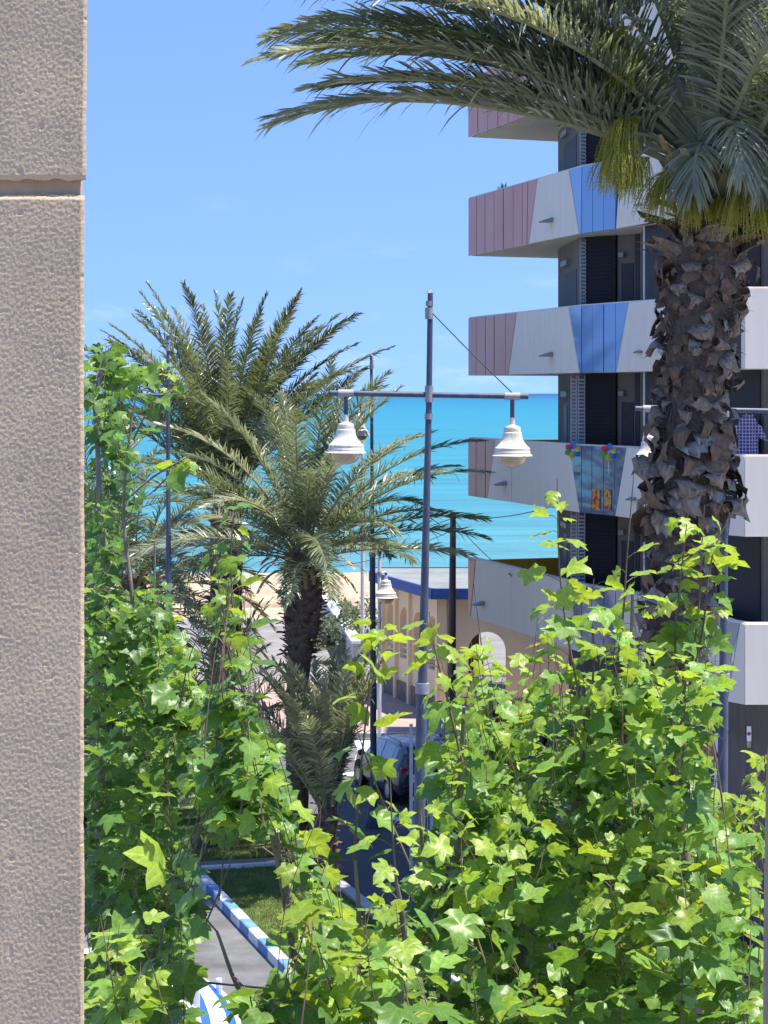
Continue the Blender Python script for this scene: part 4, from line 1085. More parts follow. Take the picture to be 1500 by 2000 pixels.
make_car('blue grey car parked beyond the silver estate, mostly behind leaves', Vector((3.0, 67.9, 0.009)), hd + R(-62), M['car_grey'])
make_car('dark car standing under the right part of the foliage', Vector((4.3, 41.0, 0.135)), hd + R(3), M['car_black'])
make_car('white car in the pale parking lane behind the left branches', Vector((-8.4, 58.0, 0.006)), R(100), M['car_white'])
make_car('grey car in the parking lane nearest the stone wall', Vector((-6.9, 47.5, 0.006)), R(95), M['car_grey'])

# ------------------------------------------------------------------ sea front: parapet wall, rocks, shrubs, finial
sp_ = empty('promenade_wall', (-1.2, 92, 0)); tag(sp_, 'low pale promenade wall running towards the beach', 'wall')
pa, pb = Vector((-0.85, 86.0)), Vector((-2.6, 106.5))
d = (pb - pa); Ln = d.length; d.normalize(); nn = Vector((-d.y, d.x))
mb = MB(); mb.prism([(p.x, p.y) for p in (pa, pb, pb + nn * 0.3, pa + nn * 0.3)], 0.12, 1.25); mb.build('wall_body', M['kerb'], sp_)
mb = MB(); mb.prism([(p.x, p.y) for p in (pa - nn * 0.06 - d * 0.05, pb - nn * 0.06, pb + nn * 0.36, pa + nn * 0.36 - d * 0.05)], 1.252, 1.36); mb.build('coping', M['white_metal'], sp_)
fb = empty('gate_pillar', (-2.0, 100, 0)); q = at(657, 1240, 45.5); fb.location = (q.x, q.y, 0); tag(fb, 'white pillar with ball finial on the promenade', 'pillar')
mb = MB(); mb.box((q.x - 0.22, q.y - 0.22, 0), (q.x + 0.22, q.y + 0.22, 0.95)); mb.build('shaft', M['white_metal'], fb)
mb = MB(); mb.lathe([(0.32, 0.952), (0.32, 1.04), (0.14, 1.10), (0.12, 1.2), (0.24, 1.32), (0.27, 1.45), (0.22, 1.6), (0.08, 1.68), (0.01, 1.7)], (q.x, q.y, 0), 18); mb.build('ball_finial', M['white_metal'], fb, smooth=True, auto=40)
def rock(label, c, r, seed):
    mb = MB(); n = 14; V = []; Fs = []
    for j in range(n + 1):
        for i in range(2 * n):
            th = math.pi * j / n; ph = math.pi * i / n
            p = Vector((math.sin(th) * math.cos(ph), math.sin(th) * math.sin(ph), math.cos(th)))
            k = 1 + 0.35 * noise.noise(p * 1.6 + Vector((seed, 0, 0))) + 0.16 * noise.noise(p * 5 + Vector((seed, 3, 0)))
            V.append((c[0] + p.x * r[0] * k, c[1] + p.y * r[1] * k, c[2] + p.z * r[2] * k))
    for j in range(n):
        for i in range(2 * n):
            Fs.append((j * 2 * n + i, (j + 1) * 2 * n + i, (j + 1) * 2 * n + (i + 1) % (2 * n), j * 2 * n + (i + 1) % (2 * n)))
    mb.add(V, Fs); tag(mb.build('boulder', M['rock'], smooth=True, auto=60), label, 'rock', 'rocks on the shore')
rock('low sandy boulder right of the middle palm trunk', (-2.6, 113, -0.1), (2.0, 2.6, 1.0), 1)
rock('flat sandy boulder on the shore left of the middle palm', (-6.6, 118, -0.3), (3.0, 3.0, 1.2), 5)
rock('small boulder near the white pillar', (-1.2, 112, 0.0), (1.2, 1.4, 0.8), 9)
# striped fibreglass slide and orange parasol bottom left
sl = empty('striped_slide', ground_at(300, 2100)); tag(sl, 'curved white slide with blue stripes at the bottom left', 'slide')
base = Vector((-3.55, 36.0, 0))
NB = 7
for i in range(NB):
    mb = MB(); V = []; nseg = 14
    for j in range(nseg + 1):
        t = j / nseg
        for e in (0, 0.98):
            u = (i + e) / NB
            rad = 0.35 + 1.15 * u
            a = R(172) - R(150) * t
            x = base.x - 0.1 + rad * math.cos(a) * (0.9 + 0.55 * (1 - t)) + 0.3
            z = 0.25 + 1.75 * math.sin(math.pi * 0.5 * (1 - t) ** 0.8) * (0.55 + 0.45 * (1 - abs(u - 0.5)))
            y = base.y + 1.4 * math.sin(a) * (0.5 + u) - 0.6
            V.append((x, y, z)); V.append((x, y, z - 0.06))
    Fs = []
    for j in range(nseg):
        o = j * 4; Fs += [(o, o + 2, o + 6, o + 4), (o + 1, o + 5, o + 7, o + 3), (o, o + 4, o + 5, o + 1), (o + 2, o + 3, o + 7, o + 6)]
    mb.add(V, Fs); mb.build('stripe', M['toy_blue'] if i in (2, 5) else M['toy_white'], sl, smooth=True, auto=50)
for (dx, dy) in ((-1.0, 0.2), (0.6, 0.3), (0.9, 1.0)):
    mb = MB(); mb.tube([(base.x + dx, base.y + dy, 0), (base.x + dx, base.y + dy, 1.2)], 0.05, 8); mb.build('support', M['white_metal'], sl)
op = empty('folded_parasol', ground_at(292, 1905)); tag(op, 'folded orange parasol on a white pole among the left leaves', 'parasol')
q = ground_at(292, 1905)
mb = MB(); mb.tube([(q.x, q.y, 0), (q.x, q.y, 1.55)], 0.025, 8); mb.build('pole', M['white_metal'], op)
mb = MB(); V = []
for j in range(7):
    t = j / 6
    for i in range(16):
        a = 2 * math.pi * i / 16; rr = (0.03 + 0.16 * math.sin(math.pi * min(1, t * 1.15) * 0.75)) * (1 + 0.35 * math.cos(a * 4))
        V.append((q.x + rr * math.cos(a), q.y + rr * math.sin(a), 1.55 - 1.0 * t))
mb.add(V, [(j * 16 + i, j * 16 + (i + 1) % 16, (j + 1) * 16 + (i + 1) % 16, (j + 1) * 16 + i) for j in range(6) for i in range(16)])
mb.build('canopy', M['orange'], op, smooth=True)
mb = MB(); mb.lathe([(0.22, 0), (0.22, 0.06), (0.05, 0.12)], (q.x, q.y, 0), 14); mb.build('foot', M['kerb'], op)

# ------------------------------------------------------------------ palms
def frond_mesh(L, e0, e1, n, ll, lw, seed, m_leaf, nseg=3, vee=32, petiole=0.14, sweep=0.0, bend=1.15, droop=0.22, rr=0.028, roll=0.0, side=0.0):
    """a feather palm leaf in local coordinates: starts at the origin, goes out along +X; e0/e1 elevations (degrees) at base and tip"""
    g = np.random.default_rng(seed)
    NS = 26
    t = np.linspace(0, 1, NS + 1)
    el = np.radians(e0 + (e1 - e0) * t ** bend)
    hz = np.radians(side) * t ** 1.5
    dl = L / NS
    T = np.stack([np.cos(el) * np.cos(hz), np.cos(el) * np.sin(hz), np.sin(el)], 1)
    P = np.zeros((NS + 1, 3)); P[1:] = np.cumsum((T[:-1] + T[1:]) * 0.5 * dl, 0)
    ca, sa = math.cos(math.radians(roll)), math.sin(math.radians(roll))
    V = []; Fc = []; MI = []
    # rachis: flat-topped triangular tube
    up0 = np.stack([-np.sin(el) * np.cos(hz), -np.sin(el) * np.sin(hz), np.cos(el)], 1)
    bn0 = np.cross(up0, T)
    tw = np.radians(roll) * t
    up = up0 * np.cos(tw)[:, None] + bn0 * np.sin(tw)[:, None]
    bn = np.cross(up, T)
    for i in range(0, NS + 1, 2):
        w = rr * (1 - 0.9 * t[i]) * (1.9 if t[i] < 0.06 else 1.0)
        V += [P[i] + bn[i] * w + up[i] * w * 0.4, P[i] - bn[i] * w + up[i] * w * 0.4, P[i] - up[i] * w * 0.9]
    k = len(V) // 3
    for i in range(k - 1):
        for j in range(3):
            Fc.append((i * 3 + j, i * 3 + (j + 1) % 3, (i + 1) * 3 + (j + 1) % 3, (i + 1) * 3 + j)); MI.append(1)
    for sd_ in (1, -1):
        for q in range(n):
            s = petiole + (1 - petiole) * (q + g.random() * 0.7) / n
            s = min(s, 0.995)
            f = s * NS; i = int(f); fr = f - i; i2 = min(i + 1, NS)
            p = P[i] * (1 - fr) + P[i2] * fr
            tt, uu, bb = T[i], up[i], bn[i]
            r = (s - petiole) / (1 - petiole)
            a = math.radians(68 - 42 * r + g.normal(0, 6))
            v = math.radians(vee * (1 - 0.35 * r) + g.normal(0, 11))
            d = tt * math.cos(a) + (bb * sd_ * math.cos(v) + uu * math.sin(v)) * math.sin(a)
            d = d / np.linalg.norm(d)
            ln = ll * (0.42 + 0.9 * math.sin(math.pi * min(1, 0.16 + 0.80 * r)) * 0.72) * (0.86 + 0.25 * g.random())
            if r > 0.86: ln *= 1 - (r - 0.86) * 2.2
            wv = tt - d * tt.dot(d); wv = wv / (np.linalg.norm(wv) + 1e-6)
            nv = np.cross(d, wv)
            rt = g.normal(0, 0.55); wv = wv * math.cos(rt) + nv * math.sin(rt)
            b0 = len(V); dr = droop * (0.7 + 0.6 * g.random())
            if g.random() < 0.06: dr += 0.5
            for h in range(nseg + 1):
                x = h / nseg
                c = p + d * ln * x + np.array([sweep, 0, -dr]) * ln * x * x
                if h == nseg: V.append(c)
                else:
                    w = lw * (0.55, 1.0, 0.8, 0.5)[min(3, int(round(h * 3 / nseg)))] * 0.5
                    V += [c + wv * w, c - wv * w]
            for h in range(nseg - 1):
                Fc.append((b0 + 2 * h, b0 + 2 * h + 1, b0 + 2 * h + 3, b0 + 2 * h + 2)); MI.append(0)
            e = b0 + 2 * (nseg - 1)
            Fc.append((e, e + 1, b0 + 2 * nseg)); MI.append(0)
    me = bpy.data.meshes.new('frond')
    me.from_pydata([tuple(map(float, q)) for q in V], [], Fc)
    me.materials.append(m_leaf); me.materials.append(M['rachis'])
    me.polygons.foreach_set('material_index', MI); me.update()
    return me

def boot_meshes(mats, hang, seed0, long=1.0):
    """old leaf bases: curved, tattered plates"""
    out = []
    for v in range(9):
        g = random.Random(seed0 + v)
        nu, nv = 4, 4; V = []; Fs = []
        w0 = g.uniform(0.09, 0.19); cur_ = g.uniform(0.08, 0.24); flip = g.choice([-1, 1, 1]); h0 = g.uniform(0.24, 0.40) * long
        for j in range(nv + 1):
            t = j / nv
            for i in range(nu + 1):
                u = i / nu * 2 - 1
                wd = w0 * (1 - 0.45 * t ** 1.4) * (1 + 0.15 * g.uniform(-1, 1))
                jag = (g.uniform(-0.8, 0.4) * h0 * 0.34 if j == nv else g.uniform(-0.06, 0.06) * h0)
                out_ = 0.03 + (0.10 + 0.24 * t * t) * t * g.uniform(0.5, 1.5) - 0.07 * u * u * (1 - 1.6 * t) + g.uniform(-0.02, 0.02)
                z = h0 * t + jag
                if hang: 
                    out_ = 0.03 + cur_ * math.sin(math.pi * min(1, t * 0.75)) - 0.06 * u * u * (1 - 2 * t) * flip + g.uniform(-0.03, 0.03) * (0.3 + t)
                    z = 0.14 * t - h0 * 1.15 * t * t + (-jag)
                V.append((u * wd + 0.05 * t * g.uniform(-1, 1), -out_, z))
        for j in range(nv):
            for i in range(nu):
                Fs.append((j * 5 + i, j * 5 + i + 1, (j + 1) * 5 + i + 1, (j + 1) * 5 + i))
        mb = MB(); mb.add(V, Fs)
        me = mb.mesh('leaf_base', mats[v % len(mats)], smooth=True)
        out.append(me)
    return out

def palm_trunk(root, prof, s_color=M['trunk']):
    """prof: list of (centre x, centre y, z, radius), world coordinates"""
    mb = MB(); n = 22; V = []
    zs = []
    for a, b in zip(prof[:-1], prof[1:]):
        k = max(2, int(abs(b[2] - a[2]) / 0.12))
        for i in range(k): 
            t = i / k; zs.append(tuple(a[m] + (b[m] - a[m]) * t for m in range(4)))
    zs.append(prof[-1])
    for (x, y, z, r) in zs:
        for i in range(n):
            a = 2 * math.pi * i / n
            k = 1 + 0.10 * noise.noise((math.cos(a) * 2.4, math.sin(a) * 2.4, z * 2.2)) + 0.07 * noise.noise((math.cos(a) * 6, math.sin(a) * 6, z * 7))
            V.append((x + r * k * math.cos(a), y + r * k * math.sin(a), z))
    mb.add(V, [(j * n + i, j * n + (i + 1) % n, (j + 1) * n + (i + 1) % n, (j + 1) * n + i) for j in range(len(zs) - 1) for i in range(n)] + [tuple(range((len(zs) - 1) * n, len(zs) * n))])
    return mb.build('trunk', s_color, root, smooth=True)

def prof_at(prof, z):
    for a, b in zip(prof[:-1], prof[1:]):
        lo, hi = min(a[2], b[2]), max(a[2], b[2])
        if lo <= z <= hi:
            t = (z - a[2]) / (b[2] - a[2]); return tuple(a[m] + (b[m] - a[m]) * t for m in range(4))
    return prof[-1]

def add_boots(root, prof, z0, z1, n, meshes, scale=1.0, front=True, seed=1, tilt=12):
    g = random.Random(seed); base = Vector(root.location)
    for i in range(n):
        z = z0 + (z1 - z0) * (i + g.random() * 0.8) / n
        x, y, _, r = prof_at(prof, z)
        a = (i * 2.39996 + g.uniform(-0.25, 0.25)) % (2 * math.pi)
        if front: a = -math.pi / 2 + (a - math.pi) * 0.78       # the side towards the street and camera
        p = Vector((x + r * 0.93 * math.cos(a), y + r * 0.93 * math.sin(a), z))
        k = scale * g.uniform(0.55, 1.45)
        Mx = Matrix.Translation(p - base) @ Matrix.Rotation(a + math.pi / 2 + g.uniform(-0.6, 0.6), 4, 'Z') @ Matrix.Rotation(R(g.uniform(-tilt, tilt)), 4, 'X') @ Matrix.Rotation(R(g.gauss(0, 26)), 4, 'Y') @ Matrix.Diagonal((k * g.uniform(0.8, 1.25), k, k, 1))
        link('leaf_base', meshes[g.randrange(len(meshes))], root, mat=Mx)

def place_frond(root, crown, me, az, roll=0.0, sc=1.0, off=0.12):
    base = Vector(root.location)
    p = crown + Vector((math.cos(az), math.sin(az), 0)) * off
    Mx = Matrix.Translation(p - base) @ Matrix.Rotation(az, 4, 'Z') @ Matrix.Rotation(roll, 4, 'X') @ Matrix.Diagonal((sc, sc, sc, 1))
    return link('frond', me, root, mat=Mx)

def crown_of(root, crown, n, L, ll, lw, nl, mats, seed, hi=84, lo=-35, curl=55, vee=30, spread=1.0, off=0.16, zspan=0.5, droop=0.22, lean_left=False):
    g = random.Random(seed)
    for i in range(n):
        age = i / (n - 1)
        az = i * 2.39996 + g.uniform(-0.3, 0.3)
        e0 = hi + (lo - hi) * age ** 1.05 + g.uniform(-7, 7)
        e1 = e0 - curl * (0.55 + 0.75 * math.sin(math.pi * min(1, age * 0.9 + 0.1))) + g.uniform(-10, 10)
        e1 = max(e1, -88)
        if lean_left and math.cos(az) > -0.1: e0 = max(e0, 80 + g.uniform(-4, 6)); e1 = e0 - g.uniform(5, 22)
        l = L * (0.80 + 0.2 * math.sin(math.pi * min(1, 0.25 + age * 0.7))) * g.uniform(0.88, 1.07)
        me = frond_mesh(l, e0, e1, nl, ll, lw, seed * 1000 + i, mats[g.randrange(len(mats))], vee=vee, roll=g.uniform(-35, 35), side=g.uniform(-12, 12), droop=droop)
        place_frond(root, crown + Vector((0, 0, -zspan * age)), me, az, g.uniform(-0.15, 0.15), 1.0, off)

# --- the large palm at the right
SP = 188.0; YP = F / SP
p1 = empty('large_palm', (at(1318, 1000, SP).x, YP, 0)); tag(p1, 'large palm with ragged trunk, silvery fronds and yellow flower stalks at the right', 'palm')
def tp(px, py, r_px): 
    q = at(px, py, SP); return (q.x, YP, q.z, r_px / SP)
prof1 = [(at(1318, 1000, SP).x, YP, 0, 0.36), tp(1316, 2000, 60), tp(1312, 1500, 50), tp(1316, 1200, 54), tp(1330, 1080, 58), tp(1345, 960, 72), tp(1350, 890, 66), tp(1352, 790, 50), tp(1362, 700, 62), tp(1366, 600, 66), tp(1380, 500, 72), tp(1390, 420, 68), tp(1396, 340, 55)]
palm_trunk(p1, prof1)
zz = lambda py: EYE - (py - HOR) / SP
up_boots = boot_meshes([M['boot1'], M['boot1'], M['boot2']], False, 10)
hang_boots = boot_meshes([M['boot2'], M['boot1'], M['boot3'], M['boot1'], M['boot2']], True, 40)
add_boots(p1, prof1, zz(520), zz(420), 42, up_boots, 0.6, seed=1, tilt=20)
add_boots(p1, prof1, zz(800), zz(500), 116, hang_boots, 0.62, seed=2, tilt=38)
add_boots(p1, prof1, zz(1010), zz(800), 80, hang_boots, 0.86, seed=3, tilt=38)
add_boots(p1, prof1, zz(1330), zz(1000), 48, hang_boots, 0.68, seed=4, tilt=20)
add_boots(p1, prof1, zz(1900), zz(1330), 14, hang_boots, 0.85, seed=5, tilt=20)
mb = MB(); g = random.Random(9)      # loose fibres over the trunk
for i in range(2200):
    z = zz(1500) + (zz(425) - zz(1500)) * g.random(); x, y, _, r = prof_at(prof1, z); a = -math.pi / 2 + g.uniform(-1.9, 1.9)
    rr = r * g.uniform(0.98, 1.14); p = Vector((x + rr * math.cos(a), y + rr * math.sin(a), z))
    d = Vector((math.cos(a) * g.uniform(0, 0.8), math.sin(a) * g.uniform(0, 0.8), g.uniform(-1, 0.7))) + Vector((g.uniform(-.7, .7), g.uniform(-.4, .1), 0)); d.normalize()
    l = g.uniform(0.05, 0.19); w = Vector((0.0035, 0, 0.002)); q = p + d * l * 0.5 + Vector((0, 0, -0.01)); e = p + d * l + Vector((g.uniform(-.03, .03), 0, -0.04))
    mb.add([p - w, p + w, q + w, q - w, e], [(0, 1, 2, 3), (3, 2, 4)])
o = mb.build('fibres', M['fibre'], p1); o['kind'] = 'stuff'
cr1 = Vector((at(1394, 330, SP).x, YP, zz(335)))
LF = dict(n=150, ll=0.56, lw=0.027, nseg=4)
seedc = 500
def p1_frond(az, L, e0, e1, mat_='frond1', roll=0, side=0, dz=0.0, bend=1.15, droop=0.2, vee=32, **k):
    global seedc
    seedc += 1
    kw = dict(LF); kw.update(k)
    me = frond_mesh(L, e0, e1, kw['n'], kw['ll'], kw['lw'], seedc, M[mat_], kw['nseg'], vee=vee, roll=roll, side=side, bend=bend, droop=droop, rr=0.04, sweep=k.get('sweep', 0.0))
    place_frond(p1, cr1 + Vector((0, 0, dz)), me, R(az), 0, 1, 0.14)
# fronds reaching left (az 180 = left, 270 = towards the camera)
for a in ((181, 4.95, 37, -16, 'frond1', 12, 2, 0.1), (186, 4.75, 37, -11, 'frond1', -12, -3, 0.0), (177, 4.7, 30, -20, 'frond1', 10, 3, -0.05), (193, 4.7, 36, -12, 'frond1', 18, 2, 0.0),
          (174, 5.0, 46, -4, 'frond1', -15, 4, 0.2), (188, 4.9, 50, 0, 'frond2', 12, -3, 0.25), (180, 4.7, 58, 8, 'frond1', 5, 2, 0.3), (198, 4.8, 43, -8, 'frond1', 24, 3, 0.2),
          (170, 4.6, 40, -12, 'frond2', 0, 0, 0.0), (203, 4.4, 46, -10, 'frond1', 10, 0, 0.1), (184, 4.6, 66, 16, 'frond2', -20, -3, 0.35), (192, 4.4, 40, -12, 'frond2', 20, 0, 0.1),
          (176, 4.9, 41, -12, 'frond1', -20, 0, 0.1), (189, 4.3, 30, -12, 'frond1', 0, 4, 0.0), (179, 4.1, 32, -10, 'frond2', 0, 4, 0.0), (184, 4.9, 44, -8, 'frond1', 0, 4, 0.15), (194, 4.9, 52, 0, 'frond1', 0, -4, 0.2), (181, 4.4, 54, 2, 'frond1', 30, 0, 0.25), (187, 4.8, 42, -14, 'frond1', -10, 2, 0.1), (179, 4.7, 48, -8, 'frond2', 14, -2, 0.2), (184, 4.6, 26, -14, 'frond1', 8, 0, -0.05), (191, 4.5, 56, -2, 'frond1', -8, 2, 0.25)):
    p1_frond(*a[:5], roll=a[5], side=a[6], dz=a[7])
# upright heart of the crown
g = random.Random(3)
for i in range(17):
    p1_frond(i * 137.5 + 20, g.uniform(4.0, 4.8), g.uniform(72, 88), g.uniform(15, 60), g.choice(['frond1', 'frond2', 'frond1']), roll=g.uniform(-40, 40), side=g.uniform(-10, 10), dz=g.uniform(0.2, 0.5))
# right, back and towards the camera
for (az0, az1, n_f, lo_, hi_) in ((-40, 60, 14, -10, 62), (40, 95, 7, 25, 65), (255, 330, 7, 45, 70)):
    for i in range(n_f):
        e0 = g.uniform(lo_, hi_)
        p1_frond(g.uniform(az0, az1), g.uniform(3.8, 4.8), e0, e0 - g.uniform(40, 66), g.choice(['frond1', 'frond2']), roll=g.uniform(-35, 35), side=g.uniform(-8, 8), dz=g.uniform(-0.3, 0.3))
# old fronds drooping in front of the trunk top
for (az, L, e0, e1, dz) in ((250, 1.2, 55, -86, 0.1), (275, 1.5, 60, -84, 0.25), (288, 1.2, 40, -80, 0.15), (310, 1.6, 40, -70, 0.1)):
    p1_frond(az, L, e0, e1, 'frond1', roll=g.uniform(-30, 30), dz=dz, n=80, ll=0.40, lw=0.024, bend=0.8, droop=0.5, vee=10)
# broad sheaths at the base of the crown
for i in range(16):
    a = i * 2.39996; mb = MB(); L = g.uniform(0.5, 1.0); V = []
    e = R(g.uniform(35, 75))
    for j in range(5):
        t = j / 4
        for u in (-1, 0, 1):
            w = 0.13 * (1 - 0.7 * t) * u
            rr = 0.22 + L * t * math.cos(e)
            V.append((cr1.x + rr * math.cos(a) - w * math.sin(a), cr1.y + rr * math.sin(a) + w * math.cos(a), cr1.z - 0.45 + L * t * math.sin(e) + (0.05 if u == 0 else 0) * (1 - t)))
    mb.add(V, [(j * 3 + u, j * 3 + u + 1, j * 3 + u + 4, j * 3 + u + 3) for j in range(4) for u in range(2)])
    mb.build('leaf_sheath', M['dead'] if i % 3 == 0 else M['rachis'], p1, smooth=True)
# flower and fruit stalks
def bunch_mesh(seed, L=0.75, n=70, spread=0.55):
    g = random.Random(seed); mb = MB()
    mb.cur = 1
    mb.tube([(0, 0, 0), (0.32, 0, 0.05), (0.55, 0, -0.10)], [0.022, 0.019, 0.014], 6)
    mb.cur = 0
    for i in range(n):
        p = Vector((0.55 - 0.25 * g.random() ** 2, 0, -0.06)); d = Vector((g.uniform(0.0, 0.7), g.gauss(0, spread * 0.6), g.uniform(-0.35, 0.1)))
        pts = [p]; l = L * g.uniform(0.6, 1.05)
        for j in range(5):
            d = (d + Vector((0, 0, -0.42))).normalized(); pts.append(pts[-1] + d * l / 5)
        mb.tube(pts, [0.006, 0.005, 0.005, 0.0045, 0.004, 0.002], 3, cap=False)
        for j in range(13):
            t = 0.25 + 0.75 * j / 13; f = t * 5; a = int(min(4, f)); q = pts[a].lerp(pts[a + 1], f - a) + Vector((g.uniform(-.012, .012), g.uniform(-.012, .012), 0)); r = 0.0085
            mb.add([q + Vector((r, 0, 0)), q + Vector((-r, 0, 0)), q + Vector((0, r, 0)), q + Vector((0, -r, 0)), q + Vector((0, 0, r)), q + Vector((0, 0, -r))], [(0, 2, 4), (2, 1, 4), (1, 3, 4), (3, 0, 4), (2, 0, 5), (1, 2, 5), (3, 1, 5), (0, 3, 5)])
    return mb.mesh('flower_stalk', [M['bunch'], M['rachis']])
bms = [bunch_mesh(1, 0.62, 110), bunch_mesh(2, 0.75, 130, 0.75), bunch_mesh(3, 0.5, 90)]
for (px, py, az, k, b) in ((1290, 225, 192, 0.8, 1), (1280, 275, 205, 0.85, 1), (1300, 305, 215, 0.85, 0), (1330, 335, 238, 0.8, 1), (1365, 372, 250, 0.75, 0), (1392, 385, 268, 0.62, 2), (1412, 352, 285, 0.95, 1), (1440, 350, 300, 0.95, 0), (1462, 345, 315, 1.0, 1), (1450, 110, 330, 1.0, 1), (1462, 190, 330, 1.1, 1), (1470, 260, 340, 1.0, 1), (1480, 330, 335, 1.0, 0), (1265, 50, 185, 0.8, 0), (1300, 100, 190, 0.9, 0)):
    q = at(px, py, SP); Mx = Matrix.Translation(q - Vector(p1.location) + Vector((0, -0.26, 0))) @ Matrix.Rotation(R(az), 4, 'Z') @ Matrix.Diagonal((k, k, k, 1))
    link('flower_stalk', bms[b], p1, mat=Mx)

# --- palms over the lawn
def small_boots(scale, seed):
    return boot_meshes([M['boot1'], M['boot2'], M['boot1']], False, seed, long=0.7)
sb = small_boots(1, 90)
def palm(name, label, px, py_crown, s, prof_px, n, L, nl, mats, seed, boots=90, bs=0.55, boot_z=None, **kw):
    """prof_px: (dx px, py, radius px) of the trunk"""
    cx = at(px, py_crown, s); root = empty(name, (cx.x, cx.y, 0)); tag(root, label, 'palm')
    prof = [(cx.x + dx / s, cx.y, EYE - (py - HOR) / s, r / s) for dx, py, r in prof_px]
    if prof[0][2] > 0: prof = [(prof[0][0], prof[0][1], 0, prof[0][3])] + prof
    palm_trunk(root, prof)
    if boots:
        zz0, zz1 = boot_z
        add_boots(root, prof, EYE - (zz0 - HOR) / s, EYE - (zz1 - HOR) / s, boots, sb, bs, seed=seed, tilt=15)
    crown_of(root, Vector((cx.x, cx.y, cx.z)), n, L, kw.get('ll', 0.5), kw.get('lw', 0.03), nl, [M[m] for m in mats], seed, **{k: v for k, v in kw.items() if k not in ('ll', 'lw')})
    return root, Vector((cx.x, cx.y, cx.z))
r2, c2 = palm('date_palm', 'date palm with stout trunk and long arching fronds in the middle', 592, 1078, 89, [(-12, 1711, 22), (-10, 1330, 22), (-6, 1265, 24), (-2, 1225, 33), (0, 1160, 38), (0, 1100, 34), (0, 1070, 26)], 50, 4.6, 100, ['frond1', 'frond2', 'frond2'], 21, boots=150, bs=0.42, boot_z=(1290, 1095), hi=86, lo=10, curl=46, lw=0.031, ll=0.55, zspan=0.15)
g = random.Random(31)
for i in range(26):    # cut, dead leaf bases hanging in a collar under the crown
    a = i * 2.39996; L_ = g.uniform(0.8, 1.5); mb = MB(); V = []
    e0 = R(g.uniform(5, 40)); x = 0.34; z = c2.z - 0.2 - 0.2 * (i % 3) / 2
    for j in range(6):
        t = j / 5; e = e0 - R(80) * t
        w = 0.075 * (1 - 0.5 * t)
        for u in (-1, 1):
            V.append((c2.x + x * math.cos(a) - u * w * math.sin(a), c2.y + x * math.sin(a) + u * w * math.cos(a), z))
        x += L_ / 5 * math.cos(e); z += L_ / 5 * math.sin(e)
    mb.add(V, [(2 * j, 2 * j + 1, 2 * j + 3, 2 * j + 2) for j in range(5)])
    mb.build('dead_frond', M['dead'], r2, smooth=True)
r3, c3 = palm('date_palm', 'tall date palm with upright fronds behind, left of the middle palm', 442, 938, 80, [(-24, 1616, 24), (-14, 1400, 26), (0, 1200, 30), (0, 1030, 32), (0, 925, 24)], 62, 5.3, 110, ['frond2', 'frond3', 'frond2'], 33, boots=90, bs=0.5, boot_z=(1330, 960), hi=88, lo=46, curl=36, lw=0.034, ll=0.52, zspan=0.45, vee=26)
r4, c4 = palm('young_palm', 'young palm with a short trunk and upright fronds on the road side of the lawn', 640, 1575, 91, [(-8, 1732, 20), (-4, 1640, 20), (0, 1570, 18)], 44, 3.5, 80, ['frond4', 'frond1', 'frond4'], 41, boots=40, bs=0.34, boot_z=(1700, 1570), hi=89, lo=58, curl=34, lean_left=True, lw=0.036, ll=0.46, zspan=0.2, off=0.1)
r5, c5 = palm('date_palm', 'date palm behind the left branches with its crown low beside the lamp post', 262, 1130, 74, [(0, 1555, 26), (0, 1300, 26), (0, 1120, 24)], 48, 4.2, 66, ['frond2', 'frond3', 'frond2'], 52, boots=60, bs=0.5, boot_z=(1330, 1130), hi=86, lo=-20, curl=60, lw=0.036, ll=0.5)
r6, c6 = palm('young_palm', 'young palm with orange brown leaf bases at the left of the lawn', 415, 1460, 84, [(0, 1662, 24), (0, 1560, 24), (0, 1455, 20)], 30, 4.0, 56, ['frond2', 'frond3'], 63, boots=50, bs=0.4, boot_z=(1640, 1465), hi=88, lo=30, curl=45, lw=0.032, ll=0.45, off=0.1)
r7, c7 = palm('date_palm', 'date palm furthest left behind the stone wall edge', 180, 1040, 66, [(0, 1468, 26), (0, 1030, 24)], 38, 4.2, 50, ['frond2', 'frond3'], 74, boots=30, bs=0.5, boot_z=(1200, 1040), hi=86, lo=-15, curl=55, lw=0.038, ll=0.5)

# shrubs near the promenade and plants on balconies
def shrub(name, label, c, r, n, m, seed, ls=0.12):
    root = empty(name, (c[0], c[1], c[2] - r[2])); tag(root, label, 'shrub')
    g = np.random.default_rng(seed)
    d = g.normal(size=(n, 3)); d /= np.linalg.norm(d, axis=1)[:, None]
    rad = (0.55 + 0.5 * g.random(n)) ** 0.6
    rad *= 1 + 0.25 * np.sin(d[:, 0] * 7 + d[:, 2] * 5)
    P = d * rad[:, None] * np.array(r) + np.array([0, 0, r[2]])
    V = []; Fs = []
    for i in range(n):
        a = g.normal(size=3); a /= np.linalg.norm(a); b = np.cross(a, g.normal(size=3)); b /= np.linalg.norm(b)
        k = ls * (0.6 + 0.7 * g.random()); j = len(V)
        V += [P[i], P[i] + a * k * 0.5 + b * k * 0.28, P[i] + a * k, P[i] + a * k * 0.5 - b * k * 0.28]; Fs.append((j, j + 1, j + 2, j + 3))
    me = bpy.data.meshes.new('foliage'); me.from_pydata([tuple(map(float, v)) for v in V], [], Fs); me.materials.append(M[m])
    o = link('foliage', me, root); o['kind'] = 'stuff'
    mb = MB(); mb.local = True
    for i in range(6):
        a = i * 1.05; mb.tube([(0, 0, 0), (math.cos(a) * r[0] * 0.5, math.sin(a) * r[1] * 0.5, r[2])], [0.04, 0.015], 5)
    mb.build('stems', M['twig'], root)
